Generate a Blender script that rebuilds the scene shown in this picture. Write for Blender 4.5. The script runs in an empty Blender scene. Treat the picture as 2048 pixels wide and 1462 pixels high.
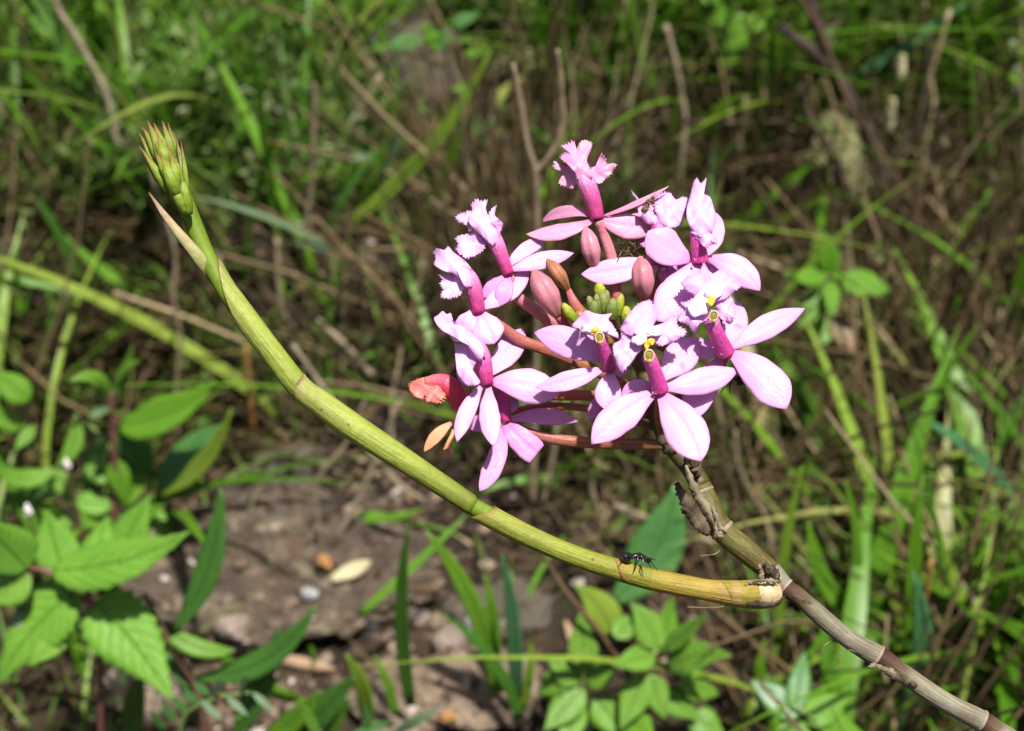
import bpy, math, random
import numpy as np
from mathutils import Vector, noise as mnoise

# ------------------------------------------------------------------ camera, sky, sun, exposure
R = math.radians
scene = bpy.context.scene
col = scene.collection
CAM = np.array((0.0, 0.0, 0.45)); PITCH = 30.0
F = 50.0 / 36.0 * 2048
cam_d = bpy.data.cameras.new('camera'); cam = bpy.data.objects.new('camera', cam_d); col.objects.link(cam)
cam.location = CAM; cam.rotation_euler = (R(90 - PITCH), 0, 0)
cam_d.lens = 50; cam_d.sensor_width = 36; cam_d.clip_start = 0.01; cam_d.clip_end = 400
cam_d.dof.use_dof = True; cam_d.dof.focus_distance = 0.268; cam_d.dof.aperture_fstop = 16.5
scene.camera = cam

SUN_EL, SUN_AZ = 67.0, 150.0          # azimuth from +Y clockwise: behind the camera, a little to the right
world = bpy.data.worlds.new('World'); scene.world = world; world.use_nodes = True
wn = world.node_tree.nodes; wl = world.node_tree.links
sky = wn.new('ShaderNodeTexSky'); sky.sky_type = 'NISHITA'; sky.sun_disc = False
sky.sun_elevation = R(SUN_EL); sky.sun_rotation = R(SUN_AZ); sky.air_density = 1.0; sky.dust_density = 3.0
wl.new(sky.outputs[0], wn['Background'].inputs[0]); wn['Background'].inputs[1].default_value = 0.05
sd = bpy.data.lights.new('sun', 'SUN'); sun = bpy.data.objects.new('sun', sd); col.objects.link(sun)
sd.energy = 5.0; sd.angle = R(2.0); sd.color = (1.0, 0.955, 0.88)
sdir = Vector((math.sin(R(SUN_AZ)) * math.cos(R(SUN_EL)), math.cos(R(SUN_AZ)) * math.cos(R(SUN_EL)), math.sin(R(SUN_EL))))
sun.rotation_euler = sdir.to_track_quat('Z', 'Y').to_euler(); sun.location = sdir * 5
vs = scene.view_settings; vs.view_transform = 'Standard'; vs.look = 'None'; vs.gamma = 1; vs.use_curve_mapping = False
vs.exposure = 0.55
scene.render.engine = 'CYCLES'
scene.cycles.max_bounces = 6; scene.cycles.diffuse_bounces = 3; scene.cycles.glossy_bounces = 2; scene.cycles.transparent_max_bounces = 8

# ------------------------------------------------------------------ geometry of the view
cp, sp = math.cos(R(PITCH)), math.sin(R(PITCH))
RIGHT = np.array((1., 0, 0)); UP = np.array((0, sp, cp)); FWD = np.array((0, cp, -sp))
TOCAM = -FWD

def ray(px, py):
    return FWD + RIGHT * ((px - 1024) / F) + UP * ((731 - py) / F)
def P(px, py, mm=0.0):
    return CAM + (0.27 + mm / 1000.0) * ray(px, py)
def YP(px, py, y):
    r = ray(px, py); return CAM + r * (y / r[1])
def proj(p):
    q = np.asarray(p) - CAM; d = q @ FWD
    return 1024 + F * (q @ RIGHT) / d, 731 - F * (q @ UP) / d, d

def hash2(ix, iy, s):
    h = (ix * 374761393 + iy * 668265263 + s * 974634777) & 0x7fffffff
    h = ((h ^ (h >> 13)) * 1274126177) & 0x7fffffff
    return ((h ^ (h >> 16)) & 0xffff) / 65535.0
def vnoise(x, y, s=0):
    x = np.asarray(x, float); y = np.asarray(y, float)
    ix = np.floor(x).astype(np.int64); iy = np.floor(y).astype(np.int64)
    fx = x - ix; fy = y - iy; fx = fx * fx * (3 - 2 * fx); fy = fy * fy * (3 - 2 * fy)
    a = hash2(ix, iy, s); b = hash2(ix + 1, iy, s); c = hash2(ix, iy + 1, s); d = hash2(ix + 1, iy + 1, s)
    return (a + (b - a) * fx) * (1 - fy) + (c + (d - c) * fx) * fy - 0.5
GY = [-400, -60, -5, .05, .30, .40, .575, .600, .635, 1.0, 2.0, 4.0, 12, 400]
GZ = [-2.0, -1.0, -.15, .0, .018, .035, .082, .105, .150, .285, .56, .80, 1.1, 1.6]
def ground(x, y):
    x = np.asarray(x, float); y = np.asarray(y, float)
    yy = y + 0.05 * vnoise(x * 7, x * 0 + 3.3, 5) + .012 * vnoise(x * 30, y * 30, 8)
    near = np.exp(-np.maximum(0, np.hypot(x, y - .6) - .7) * .6)
    z = np.interp(yy, GY, GZ)
    z = z + near * (.045 * vnoise(x * 6, y * 6, 1) + .026 * vnoise(x * 17, y * 17, 2) + .006 * vnoise(x * 60, y * 60, 3))
    for hx, hy, hr, hd in ((.0, .70, .035, .035), (.13, .64, .06, .05), (.23, .66, .06, .05), (.02, .86, .03, .04), (-.19, .62, .04, .03), (.20, .80, .05, .03)):
        z = z - hd * np.exp(-((x - hx) ** 2 + (y - hy) ** 2) / hr ** 2)
    return z + .0025 * vnoise(x * 170, y * 170, 4)
def GP(px, py):
    r = ray(px, py)
    ts = np.linspace(.25, 4.0, 1500); pts = CAM + ts[:, None] * r
    below = pts[:, 2] < ground(pts[:, 0], pts[:, 1])
    i = int(np.argmax(below)) if below.any() else 1499
    return pts[i]
def on_ground(x, y):
    return np.array((x, y, float(ground(x, y))))

# ------------------------------------------------------------------ materials
def mat(name):
    m = bpy.data.materials.new(name); m.use_nodes = True
    nt = m.node_tree; b = nt.nodes['Principled BSDF']
    return m, nt, b
def nd(nt, t, **k):
    n = nt.nodes.new(t)
    for a, v in k.items():
        if a.startswith('i_'):
            n.inputs[int(a[2:])].default_value = v
        else:
            setattr(n, a, v)
    return n
def ramp(nt, stops, interp='LINEAR'):
    n = nt.nodes.new('ShaderNodeValToRGB'); cr = n.color_ramp; cr.interpolation = interp
    while len(cr.elements) < len(stops): cr.elements.new(.5)
    for e, (p, c) in zip(cr.elements, stops):
        e.position = p; e.color = (*c, 1)
    return n
def mixc(nt, fac, a, b, blend='MIX'):
    n = nt.nodes.new('ShaderNodeMix'); n.data_type = 'RGBA'; n.blend_type = blend
    for s, v in ((0, fac), (6, a), (7, b)):
        if hasattr(v, 'links'): nt.links.new(v, n.inputs[s])
        elif s == 0: n.inputs[0].default_value = v
        else: n.inputs[s].default_value = (*v, 1)
    return n.outputs[2]
def math_n(nt, op, a, b=0.0, clamp=False):
    n = nt.nodes.new('ShaderNodeMath'); n.operation = op; n.use_clamp = clamp
    for i, v in enumerate((a, b)):
        if hasattr(v, 'links'): nt.links.new(v, n.inputs[i])
        else: n.inputs[i].default_value = v
    return n.outputs[0]
def noise_n(nt, scale, detail=4, vec=None, rough=.55):
    n = nt.nodes.new('ShaderNodeTexNoise'); n.inputs['Scale'].default_value = scale
    n.inputs['Detail'].default_value = detail; n.inputs['Roughness'].default_value = rough
    if vec is not None: nt.links.new(vec, n.inputs['Vector'])
    return n
def uvxy(nt):
    u = nt.nodes.new('ShaderNodeUVMap'); s = nt.nodes.new('ShaderNodeSeparateXYZ')
    nt.links.new(u.outputs[0], s.inputs[0]); return u.outputs[0], s.outputs[0], s.outputs[1]
def bump(nt, b, h, strength, dist):
    n = nt.nodes.new('ShaderNodeBump'); n.inputs['Strength'].default_value = strength; n.inputs['Distance'].default_value = dist
    nt.links.new(h, n.inputs['Height']); nt.links.new(n.outputs[0], b.inputs['Normal']); return n
def add_translucent(nt, b, colour, fac):
    t = nt.nodes.new('ShaderNodeBsdfTranslucent'); mx = nt.nodes.new('ShaderNodeMixShader'); mx.inputs[0].default_value = fac
    nt.links.new(colour, t.inputs[0]); nt.links.new(b.outputs[0], mx.inputs[1]); nt.links.new(t.outputs[0], mx.inputs[2])
    nt.links.new(mx.outputs[0], nt.nodes['Material Output'].inputs[0])
def objpos(nt):
    return nt.nodes.new('ShaderNodeNewGeometry').outputs['Position']

def petal_mat(name, base, mid, tip, rim, rough=.42, vein=.25, trans=.22):
    m, nt, b = mat(name); uv, u, v = uvxy(nt)
    r = ramp(nt, [(0, base), (.28, mid), (.75, mid), (1, tip)]); nt.links.new(v, r.inputs[0])
    n1 = noise_n(nt, 420, 3, objpos(nt))
    c = mixc(nt, math_n(nt, 'MULTIPLY', n1.outputs[0], .2), r.outputs[0], tuple(min(1, x * 1.22) for x in mid))
    # faint lengthwise veins
    mp = nt.nodes.new('ShaderNodeMapping'); mp.inputs['Scale'].default_value = (26, 2.2, 1); nt.links.new(uv, mp.inputs[0])
    n2 = noise_n(nt, 1.0, 2, mp.outputs[0])
    vr = ramp(nt, [(.42, (0, 0, 0)), (.62, (1, 1, 1))]); nt.links.new(n2.outputs[0], vr.inputs[0])
    c = mixc(nt, math_n(nt, 'MULTIPLY', vr.outputs[0], vein), c, tuple(x * .8 for x in (mid[0], mid[1] * .85, mid[2])))
    e = math_n(nt, 'ABSOLUTE', math_n(nt, 'SUBTRACT', u, .5))
    er = ramp(nt, [(.455, (0, 0, 0)), (.5, (1, 1, 1))]); nt.links.new(e, er.inputs[0])
    c = mixc(nt, math_n(nt, 'MULTIPLY', er.outputs[0], .55), c, rim)
    n3 = noise_n(nt, 900, 2, objpos(nt)); dr = ramp(nt, [(.74, (0, 0, 0)), (.78, (1, 1, 1))]); nt.links.new(noise_n(nt, 260, 1, objpos(nt)).outputs[0], dr.inputs[0])
    c = mixc(nt, math_n(nt, 'MULTIPLY', dr.outputs[0], .5), c, tuple(x * .55 for x in base))
    nt.links.new(c, b.inputs['Base Color']); b.inputs['Roughness'].default_value = rough
    b.inputs['Specular IOR Level'].default_value = .45
    vo = nt.nodes.new('ShaderNodeTexVoronoi'); vo.inputs['Scale'].default_value = 1700; nt.links.new(objpos(nt), vo.inputs['Vector'])
    h = math_n(nt, 'ADD', math_n(nt, 'MULTIPLY', vo.outputs[0], .5), math_n(nt, 'MULTIPLY', n2.outputs[0], .8))
    bump(nt, b, h, .28, .0003)
    rr = ramp(nt, [(.35, (.34, .34, .34)), (.65, (.55, .55, .55))]); nt.links.new(noise_n(nt, 1500, 2, objpos(nt)).outputs[0], rr.inputs[0]); nt.links.new(rr.outputs[0], b.inputs['Roughness'])
    add_translucent(nt, b, c, trans)
    return m

def leaf_mat(name, c1, c2, rib, rough=.42, trans=.28, sidev=9.0, blotch=None, spec=.4):
    m, nt, b = mat(name); uv, u, v = uvxy(nt)
    n1 = noise_n(nt, 55, 4, objpos(nt)); r = ramp(nt, [(.3, c1), (.7, c2)]); nt.links.new(n1.outputs[0], r.inputs[0])
    e = math_n(nt, 'ABSOLUTE', math_n(nt, 'SUBTRACT', u, .5))
    ph = math_n(nt, 'SUBTRACT', math_n(nt, 'MULTIPLY', v, sidev), math_n(nt, 'MULTIPLY', e, sidev * .55))
    fr = math_n(nt, 'ABSOLUTE', math_n(nt, 'SUBTRACT', math_n(nt, 'FRACT', ph), .5))
    sv = ramp(nt, [(.0, (1, 1, 1)), (.10, (0, 0, 0))]); nt.links.new(fr, sv.inputs[0])
    mr = ramp(nt, [(.0, (1, 1, 1)), (.035, (0, 0, 0))]); nt.links.new(e, mr.inputs[0])
    ve = math_n(nt, 'MAXIMUM', math_n(nt, 'MULTIPLY', sv.outputs[0], .4 if sidev > 0 else 0.0), mr.outputs[0])
    c = mixc(nt, math_n(nt, 'MULTIPLY', ve, .55), r.outputs[0], rib)
    if blotch:
        n2 = noise_n(nt, 40, 3, objpos(nt)); br = ramp(nt, [(.55, (0, 0, 0)), (.66, (1, 1, 1))]); nt.links.new(n2.outputs[0], br.inputs[0])
        c = mixc(nt, math_n(nt, 'MULTIPLY', br.outputs[0], .8), c, blotch)
    n4 = noise_n(nt, 700, 2, objpos(nt)); c = mixc(nt, .25, c, n4.outputs[0], 'OVERLAY')
    nt.links.new(c, b.inputs['Base Color']); b.inputs['Roughness'].default_value = rough; b.inputs['Specular IOR Level'].default_value = spec
    h = math_n(nt, 'SUBTRACT', math_n(nt, 'MULTIPLY', n4.outputs[0], .3), ve); bump(nt, b, h, .8, .0009)
    add_translucent(nt, b, c, trans)
    return m

def island_mat(name, stops, rough=.5, trans=.25, streak=.3, spec=.35):
    """colour picked per piece (random per island) with lengthwise mottling"""
    m, nt, b = mat(name)
    g = nt.nodes.new('ShaderNodeNewGeometry')
    r = ramp(nt, stops); nt.links.new(g.outputs['Random Per Island'], r.inputs[0])
    n1 = noise_n(nt, 160, 3, g.outputs['Position'])
    c = mixc(nt, streak, r.outputs[0], n1.outputs[0], 'OVERLAY')
    nt.links.new(c, b.inputs['Base Color']); b.inputs['Roughness'].default_value = rough; b.inputs['Specular IOR Level'].default_value = spec
    if trans: add_translucent(nt, b, c, trans)
    return m

def stem_mat(name, stops, scale=(60, 60, 60), rough=.5, spots=None, bumpd=.0003, spec=.4, grain=(700, 3)):
    m, nt, b = mat(name)
    mp = nt.nodes.new('ShaderNodeMapping'); mp.inputs['Scale'].default_value = scale; nt.links.new(objpos(nt), mp.inputs[0])
    n1 = noise_n(nt, 1, 4, mp.outputs[0]); r = ramp(nt, stops); nt.links.new(n1.outputs[0], r.inputs[0])
    n2 = noise_n(nt, grain[0], grain[1], objpos(nt))
    c = mixc(nt, .35, r.outputs[0], n2.outputs[0], 'OVERLAY')
    if spots:
        vo = nt.nodes.new('ShaderNodeTexVoronoi'); vo.inputs['Scale'].default_value = 130; nt.links.new(objpos(nt), vo.inputs['Vector'])
        sr = ramp(nt, [(.035, (1, 1, 1)), (.06, (0, 0, 0))]); nt.links.new(vo.outputs[0], sr.inputs[0])
        c = mixc(nt, sr.outputs[0], c, spots)
    nt.links.new(c, b.inputs['Base Color']); b.inputs['Roughness'].default_value = rough; b.inputs['Specular IOR Level'].default_value = spec
    bump(nt, b, n2.outputs[0], .5, bumpd)
    return m

def uvstem_mat(name, stops, rough=.45, streak=.25, spec=.45, grain=800):
    """colour runs along the piece (v of its own unwrapping)"""
    m, nt, b = mat(name); uv, u, v = uvxy(nt)
    n0 = noise_n(nt, 260, 3, objpos(nt))
    vv = math_n(nt, 'ADD', v, math_n(nt, 'MULTIPLY', math_n(nt, 'SUBTRACT', n0.outputs[0], .5), .12))
    r = ramp(nt, stops); nt.links.new(vv, r.inputs[0])
    mp = nt.nodes.new('ShaderNodeMapping'); mp.inputs['Scale'].default_value = (34, 3, 1); nt.links.new(uv, mp.inputs[0])
    n2 = noise_n(nt, 1, 3, mp.outputs[0]); c = mixc(nt, min(1, streak * 1.8), r.outputs[0], n2.outputs[0], 'OVERLAY')
    nb = noise_n(nt, 90, 4, objpos(nt)); c = mixc(nt, .45, c, nb.outputs[0], 'OVERLAY')
    vo = nt.nodes.new('ShaderNodeTexVoronoi'); vo.inputs['Scale'].default_value = 210; nt.links.new(objpos(nt), vo.inputs['Vector'])
    sr = ramp(nt, [(.05, (1, 1, 1)), (.085, (0, 0, 0))]); nt.links.new(vo.outputs[0], sr.inputs[0]); c = mixc(nt, math_n(nt, 'MULTIPLY', sr.outputs[0], .6), c, (.06, .045, .02))
    n3 = noise_n(nt, grain, 2, objpos(nt)); c = mixc(nt, .2, c, n3.outputs[0], 'OVERLAY')
    nt.links.new(c, b.inputs['Base Color']); b.inputs['Roughness'].default_value = rough; b.inputs['Specular IOR Level'].default_value = spec
    bump(nt, b, math_n(nt, 'ADD', n2.outputs[0], n3.outputs[0]), .6, .0004)
    return m

def rock_mat(name, a, bcol, lichen, lich=.6, scale=55):
    m, nt, b = mat(name); p = objpos(nt)
    n1 = noise_n(nt, scale, 6, p, .65); r = ramp(nt, [(.3, a), (.52, tuple((x + y) / 2 for x, y in zip(a, bcol))), (.72, bcol)]); nt.links.new(n1.outputs[0], r.inputs[0])
    n2 = noise_n(nt, 75, 5, p, .6); lr = ramp(nt, [(lich, (0, 0, 0)), (lich + .07, (1, 1, 1))]); nt.links.new(n2.outputs[0], lr.inputs[0])
    c = mixc(nt, math_n(nt, 'MULTIPLY', lr.outputs[0], .75), r.outputs[0], lichen)
    n3 = noise_n(nt, 420, 4, p); c = mixc(nt, .45, c, n3.outputs[0], 'OVERLAY')
    nt.links.new(c, b.inputs['Base Color']); b.inputs['Roughness'].default_value = .85
    bump(nt, b, math_n(nt, 'ADD', n1.outputs[0], math_n(nt, 'MULTIPLY', n3.outputs[0], .35)), 1.0, .012)
    return m

def plain(name, c, rough=.4, spec=.5, trans=0):
    m, nt, b = mat(name); n = noise_n(nt, 600, 3, objpos(nt))
    cc = mixc(nt, .2, c, n.outputs[0], 'OVERLAY'); nt.links.new(cc, b.inputs['Base Color'])
    b.inputs['Roughness'].default_value = rough; b.inputs['Specular IOR Level'].default_value = spec
    bump(nt, b, n.outputs[0], .3, .0001)
    if trans: add_translucent(nt, b, cc, trans)
    return m

PINK = (.86, .44, .82)
M = {}
M['petal'] = petal_mat('petal_pink', (.68, .24, .56), PINK, (.74, .36, .70), (.70, .28, .36))  # deeper pink base is pigment; base and tip tints also paint in shading
M['petal_shade'] = petal_mat('petal_pink_shade', (.62, .16, .46), (.68, .29, .63), (.70, .30, .62), (.62, .20, .30))
M['petal_salmon'] = petal_mat('petal_rose', (.64, .15, .32), (.74, .33, .52), (.74, .32, .46), (.72, .28, .22))
M['lip'] = petal_mat('lip_pink', (.86, .55, .87), (.80, .46, .83), (.79, .40, .76), (.74, .40, .74), vein=.04)
M['lip_rose'] = petal_mat('lip_rose', (.78, .30, .56), (.78, .35, .60), (.78, .34, .56), (.80, .45, .38), vein=.04)
M['lip_wilt'] = petal_mat('lip_wilted', (.72, .12, .20), (.78, .22, .20), (.80, .30, .16), (.80, .36, .16), vein=.1)
M['petal_wilt'] = petal_mat('petal_wilted', (.62, .26, .22), (.72, .36, .18), (.68, .36, .14), (.66, .26, .10), vein=.6)
M['tube'] = uvstem_mat('column_pink', [(0, (.50, .035, .17)), (.35, (.62, .10, .34)), (.75, (.74, .34, .64)), (1, (.78, .44, .78))], .38)
M['tube_front'] = uvstem_mat('column_magenta', [(0, (.48, .03, .12)), (.12, (.52, .05, .26)), (.8, (.55, .07, .32)), (1, (.60, .14, .40))], .35)
M['tube_wilt'] = uvstem_mat('column_crimson', [(0, (.58, .03, .12)), (.6, (.66, .06, .14)), (1, (.76, .20, .22))], .4)
M['pedicel'] = uvstem_mat('pedicel_brown_pink', [(0, (.50, .13, .16)), (.45, (.40, .13, .08)), (1, (.24, .12, .04))], .3, spec=.6)
M['pedicel_pink'] = uvstem_mat('pedicel_rose', [(0, (.60, .20, .26)), (.5, (.52, .18, .22)), (1, (.42, .13, .10))], .3, spec=.6)
M['callus'] = petal_mat('callus_white', (.93, .88, .90), (.92, .82, .90), (.82, .50, .84), (.88, .70, .88), vein=.0)
M['keel_patch'] = petal_mat('keel_patch', (.84, .50, .02), (.86, .56, .04), (.90, .74, .30), (.88, .66, .2), vein=.0)
M['keel'] = plain('keel_yellow', (.80, .50, .03), .5)
M['anther'] = plain('anther_cream', (.72, .55, .36), .4)
M['anther_in'] = plain('anther_olive', (.33, .27, .05), .4)
M['bud_pink'] = petal_mat('bud_pink', (.50, .22, .12), (.64, .25, .33), (.62, .26, .32), (.30, .06, .06), vein=.7, trans=.05)
M['bud_brown'] = petal_mat('bud_brown', (.36, .20, .05), (.40, .17, .08), (.38, .20, .06), (.22, .07, .03), vein=.7, trans=.05)
M['bud_mix'] = petal_mat('bud_rust_pink', (.42, .26, .08), (.54, .20, .24), (.50, .25, .11), (.26, .07, .04), vein=.7, trans=.05)
M['bud_green'] = uvstem_mat('bud_green', [(0, (.07, .12, .015)), (.6, (.14, .19, .03)), (1, (.26, .24, .10))], .4)
M['bud_yellow'] = uvstem_mat('bud_yellow_green', [(0, (.14, .22, .015)), (.6, (.30, .36, .02)), (1, (.44, .38, .06))], .4)
M['rachis'] = stem_mat('rachis', [(.3, (.05, .05, .015)), (.7, (.12, .09, .03))], (200, 200, 200), .5)
M['shoot'] = stem_mat('shoot_green', [(.3, (.16, .22, .02)), (.7, (.26, .30, .04))], (40, 40, 40), .38, spots=(.05, .05, .02))
M['shoot_in'] = stem_mat('shoot_inner', [(.3, (.10, .17, .012)), (.7, (.16, .23, .02))], (60, 60, 60), .55, spec=.2)
M['sheath'] = uvstem_mat('sheath_yellow_green', [(0, (.15, .185, .02)), (.4, (.25, .30, .045)), (.90, (.29, .325, .07)), (.985, (.29, .28, .09)), (1, (.22, .14, .06))], .5, spec=.22)
M['sheath_b'] = uvstem_mat('sheath_olive', [(0, (.20, .18, .02)), (.5, (.22, .245, .032)), (.96, (.25, .27, .045)), (1, (.23, .18, .05))], .5, spec=.22)
M['sheath_tan'] = uvstem_mat('sheath_tan', [(0, (.36, .24, .09)), (.3, (.29, .205, .04)), (.93, (.26, .215, .025)), (1, (.25, .15, .045))], .5, spec=.22)
M['bract'] = uvstem_mat('bract_pink_green', [(0, (.30, .36, .08)), (.4, (.42, .38, .18)), (.8, (.42, .28, .18)), (1, (.30, .16, .10))], .4)
M['budtip'] = uvstem_mat('young_bud', [(0, (.11, .19, .014)), (.55, (.20, .27, .02)), (.8, (.24, .20, .04)), (1, (.24, .09, .045))], .4)
M['cane_green'] = uvstem_mat('cane_olive', [(0, (.09, .085, .02)), (.3, (.10, .095, .02)), (.7, (.085, .065, .016)), (1, (.12, .085, .03))], .5, streak=.5, spec=.3)
M['cane_grey'] = uvstem_mat('cane_grey', [(0, (.04, .014, .014)), (.10, (.075, .035, .02)), (.24, (.11, .085, .045)), (.32, (.19, .17, .11)), (.7, (.22, .20, .145)), (.9, (.18, .155, .105)), (1, (.22, .20, .14))], .65, streak=.8, spec=.25)
M['cane_husk'] = stem_mat('cane_husk', [(.3, (.12, .10, .065)), (.7, (.28, .25, .19))], (300, 300, 300), .75, bumpd=.0008, spec=.2)
M['node'] = stem_mat('node_ring', [(.3, (.20, .165, .11)), (.7, (.34, .29, .20))], (300, 300, 300), .6)
M['papery'] = uvstem_mat('papery_husk', [(0, (.16, .12, .07)), (.3, (.30, .25, .17)), (.6, (.17, .13, .085)), (1, (.36, .30, .21))], .75, 1.0, .2)
M['papery_dark'] = uvstem_mat('papery_dark', [(0, (.07, .05, .03)), (.25, (.15, .12, .08)), (.5, (.05, .036, .024)), (.75, (.13, .10, .066)), (1, (.06, .044, .03))], .8, 1.0, .15)
M['swollen'] = stem_mat('swollen_base', [(.3, (.42, .30, .15)), (.7, (.66, .54, .36))], (220, 220, 220), .6, bumpd=.0006)
M['ant'] = plain('ant_black', (.012, .012, .014), .28, .6)
M['insect'] = plain('insect_brown', (.16, .09, .03), .4)
M['thread'] = island_mat('thread_brown', [(0, (.10, .05, .03)), (1, (.28, .16, .11))], .6, 0, .2)
m, nt, b = mat('droplet'); b.inputs['Base Color'].default_value = (1, 1, 1, 1); b.inputs['Transmission Weight'].default_value = 1; b.inputs['Roughness'].default_value = .02; b.inputs['IOR'].default_value = 1.33; M['drop'] = m

M['g_grass'] = island_mat('grass_green', [(0, (.045, .13, .006)), (.35, (.085, .22, .012)), (.7, (.14, .29, .02)), (.88, (.23, .34, .04)), (1, (.32, .29, .11))], .42, .3)
M['g_fine'] = island_mat('grass_fine', [(0, (.05, .14, .008)), (.4, (.105, .25, .016)), (.75, (.18, .32, .032)), (.92, (.29, .37, .12)), (1, (.38, .36, .18))], .5, .3)
M['g_cover'] = island_mat('small_leaves', [(0, (.05, .12, .018)), (.45, (.12, .23, .04)), (.8, (.24, .32, .12)), (1, (.42, .42, .27))], .55, .25)
M['g_straw'] = island_mat('straw', [(0, (.035, .021, .009)), (.4, (.085, .055, .024)), (.72, (.17, .115, .055)), (.9, (.30, .215, .12)), (1, (.44, .35, .22))], .65, .05)
M['g_litter'] = island_mat('litter', [(0, (.045, .025, .014)), (.5, (.11, .065, .035)), (.85, (.20, .13, .075)), (1, (.34, .25, .16))], .75, .05, .5)
M['g_dead'] = island_mat('dead_fine', [(0, (.022, .012, .005)), (.4, (.06, .036, .014)), (.62, (.12, .08, .032)), (.8, (.06, .12, .014)), (1, (.12, .20, .03))], .7, .05)
M['blade'] = leaf_mat('blade_green', (.10, .25, .015), (.155, .33, .025), (.20, .36, .07), .38, .3, 0)
M['blade_dark'] = leaf_mat('blade_dark_green', (.045, .14, .016), (.075, .20, .025), (.10, .22, .05), .4, .3, 0)
M['blade_light'] = leaf_mat('blade_yellow_green', (.18, .34, .025), (.27, .41, .045), (.30, .40, .12), .4, .35, 0)
M['blade_blue'] = leaf_mat('blade_blue_green', (.06, .19, .07), (.09, .24, .10), (.14, .28, .14), .36, .25, 0)
M['leaf'] = leaf_mat('leaf_green', (.11, .28, .016), (.165, .35, .028), (.21, .38, .06), .45, .3, 9)
M['leaf_bright'] = leaf_mat('leaf_bright_green', (.14, .31, .03), (.20, .39, .05), (.25, .42, .09), .45, .32, 8)
M['leaf_yellow'] = leaf_mat('leaf_yellow_green', (.18, .30, .03), (.28, .38, .05), (.28, .40, .10), .4, .35, 0)
M['leaf_dark'] = leaf_mat('leaf_dark_green', (.045, .14, .02), (.075, .19, .032), (.10, .20, .05), .4, .25, 0)
M['leaf_blue'] = leaf_mat('leaf_blue_green', (.06, .18, .045), (.095, .24, .06), (.12, .24, .09), .36, .25, 0)
M['leaf_red'] = leaf_mat('leaf_reddening', (.16, .15, .04), (.26, .12, .05), (.20, .20, .08), .45, .3, 8, blotch=(.30, .07, .04))
M['leaf_serr'] = leaf_mat('leaf_serrate', (.13, .32, .028), (.19, .40, .045), (.11, .27, .03), .55, .28, 8)
M['leaf_grey'] = leaf_mat('leaf_grey_green', (.11, .20, .09), (.17, .26, .13), (.22, .30, .18), .5, .25, 0)
M['dead_leaf'] = leaf_mat('dead_leaf_cream', (.42, .37, .20), (.54, .49, .29), (.50, .42, .24), .6, .15, 0)
M['dead_leaf_y'] = leaf_mat('dead_leaf_yellow', (.42, .40, .10), (.52, .50, .18), (.40, .36, .12), .6, .15, 0)
M['dead_leaf_t'] = leaf_mat('dead_leaf_tan', (.36, .24, .14), (.50, .36, .23), (.34, .22, .13), .6, .15, 0)
M['dead_leaf_o'] = leaf_mat('dead_leaf_orange', (.34, .15, .04), (.46, .23, .07), (.3, .14, .05), .6, .15, 0)
M['twig'] = stem_mat('twig_grey_brown', [(.3, (.17, .12, .075)), (.7, (.33, .26, .17))], (140, 140, 140), .75, bumpd=.0008)
M['twig_pale'] = stem_mat('twig_pale', [(.3, (.22, .17, .11)), (.7, (.38, .31, .22))], (140, 140, 140), .7, bumpd=.0006)
M['twig_dark'] = stem_mat('twig_dark', [(.3, (.03, .02, .014)), (.7, (.09, .06, .042))], (160, 160, 160), .8, bumpd=.002)
M['stem_purple'] = stem_mat('stem_purple', [(.3, (.11, .045, .04)), (.7, (.20, .085, .07))], (100, 100, 100), .5)
M['stem_brown'] = stem_mat('stem_brown', [(.3, (.09, .05, .03)), (.7, (.17, .10, .06))], (100, 100, 100), .6)
M['stem_green'] = stem_mat('stem_green', [(.3, (.11, .20, .04)), (.7, (.18, .26, .07))], (100, 100, 100), .5)
M['straw_o'] = stem_mat('straw_orange', [(.3, (.26, .12, .03)), (.7, (.38, .20, .06))], (90, 90, 90), .6)
M['straw_t'] = stem_mat('straw_tan', [(.3, (.26, .19, .10)), (.7, (.40, .31, .18))], (90, 90, 90), .6)
M['rock'] = rock_mat('rock_brown', (.04, .028, .019), (.19, .14, .095), (.30, .25, .17), .56, 60)
M['rock_grey'] = rock_mat('rock_grey', (.06, .048, .035), (.20, .165, .12), (.30, .27, .20), .60)
M['rock_tan'] = rock_mat('rock_tan', (.16, .115, .075), (.40, .30, .21), (.5, .45, .38), .64)
M['rock_lichen'] = rock_mat('rock_lichen', (.09, .10, .035), (.30, .30, .12), (.40, .42, .22), .5)
M['rock_pink'] = rock_mat('rock_pink', (.22, .16, .13), (.46, .36, .30), (.55, .52, .46), .6)
M['quartz'] = rock_mat('rock_white', (.36, .37, .38), (.62, .63, .64), (.7, .7, .7), .6)
M['gravel'] = island_mat('gravel', [(0, (.03, .018, .011)), (.5, (.085, .057, .038)), (.82, (.17, .12, .085)), (.95, (.30, .23, .18)), (1, (.48, .42, .36))], .8, 0, .5)
M['lichen'] = plain('lichen_grey_green', (.28, .33, .22), .8, .1)
M['white_bud'] = plain('white_bud', (.75, .72, .68), .5)
M['yellow_petal'] = plain('yellow_petal', (.62, .46, .04), .5)
M['bud_fuzzy'] = plain('bud_fuzzy', (.14, .20, .09), .7)
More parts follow.
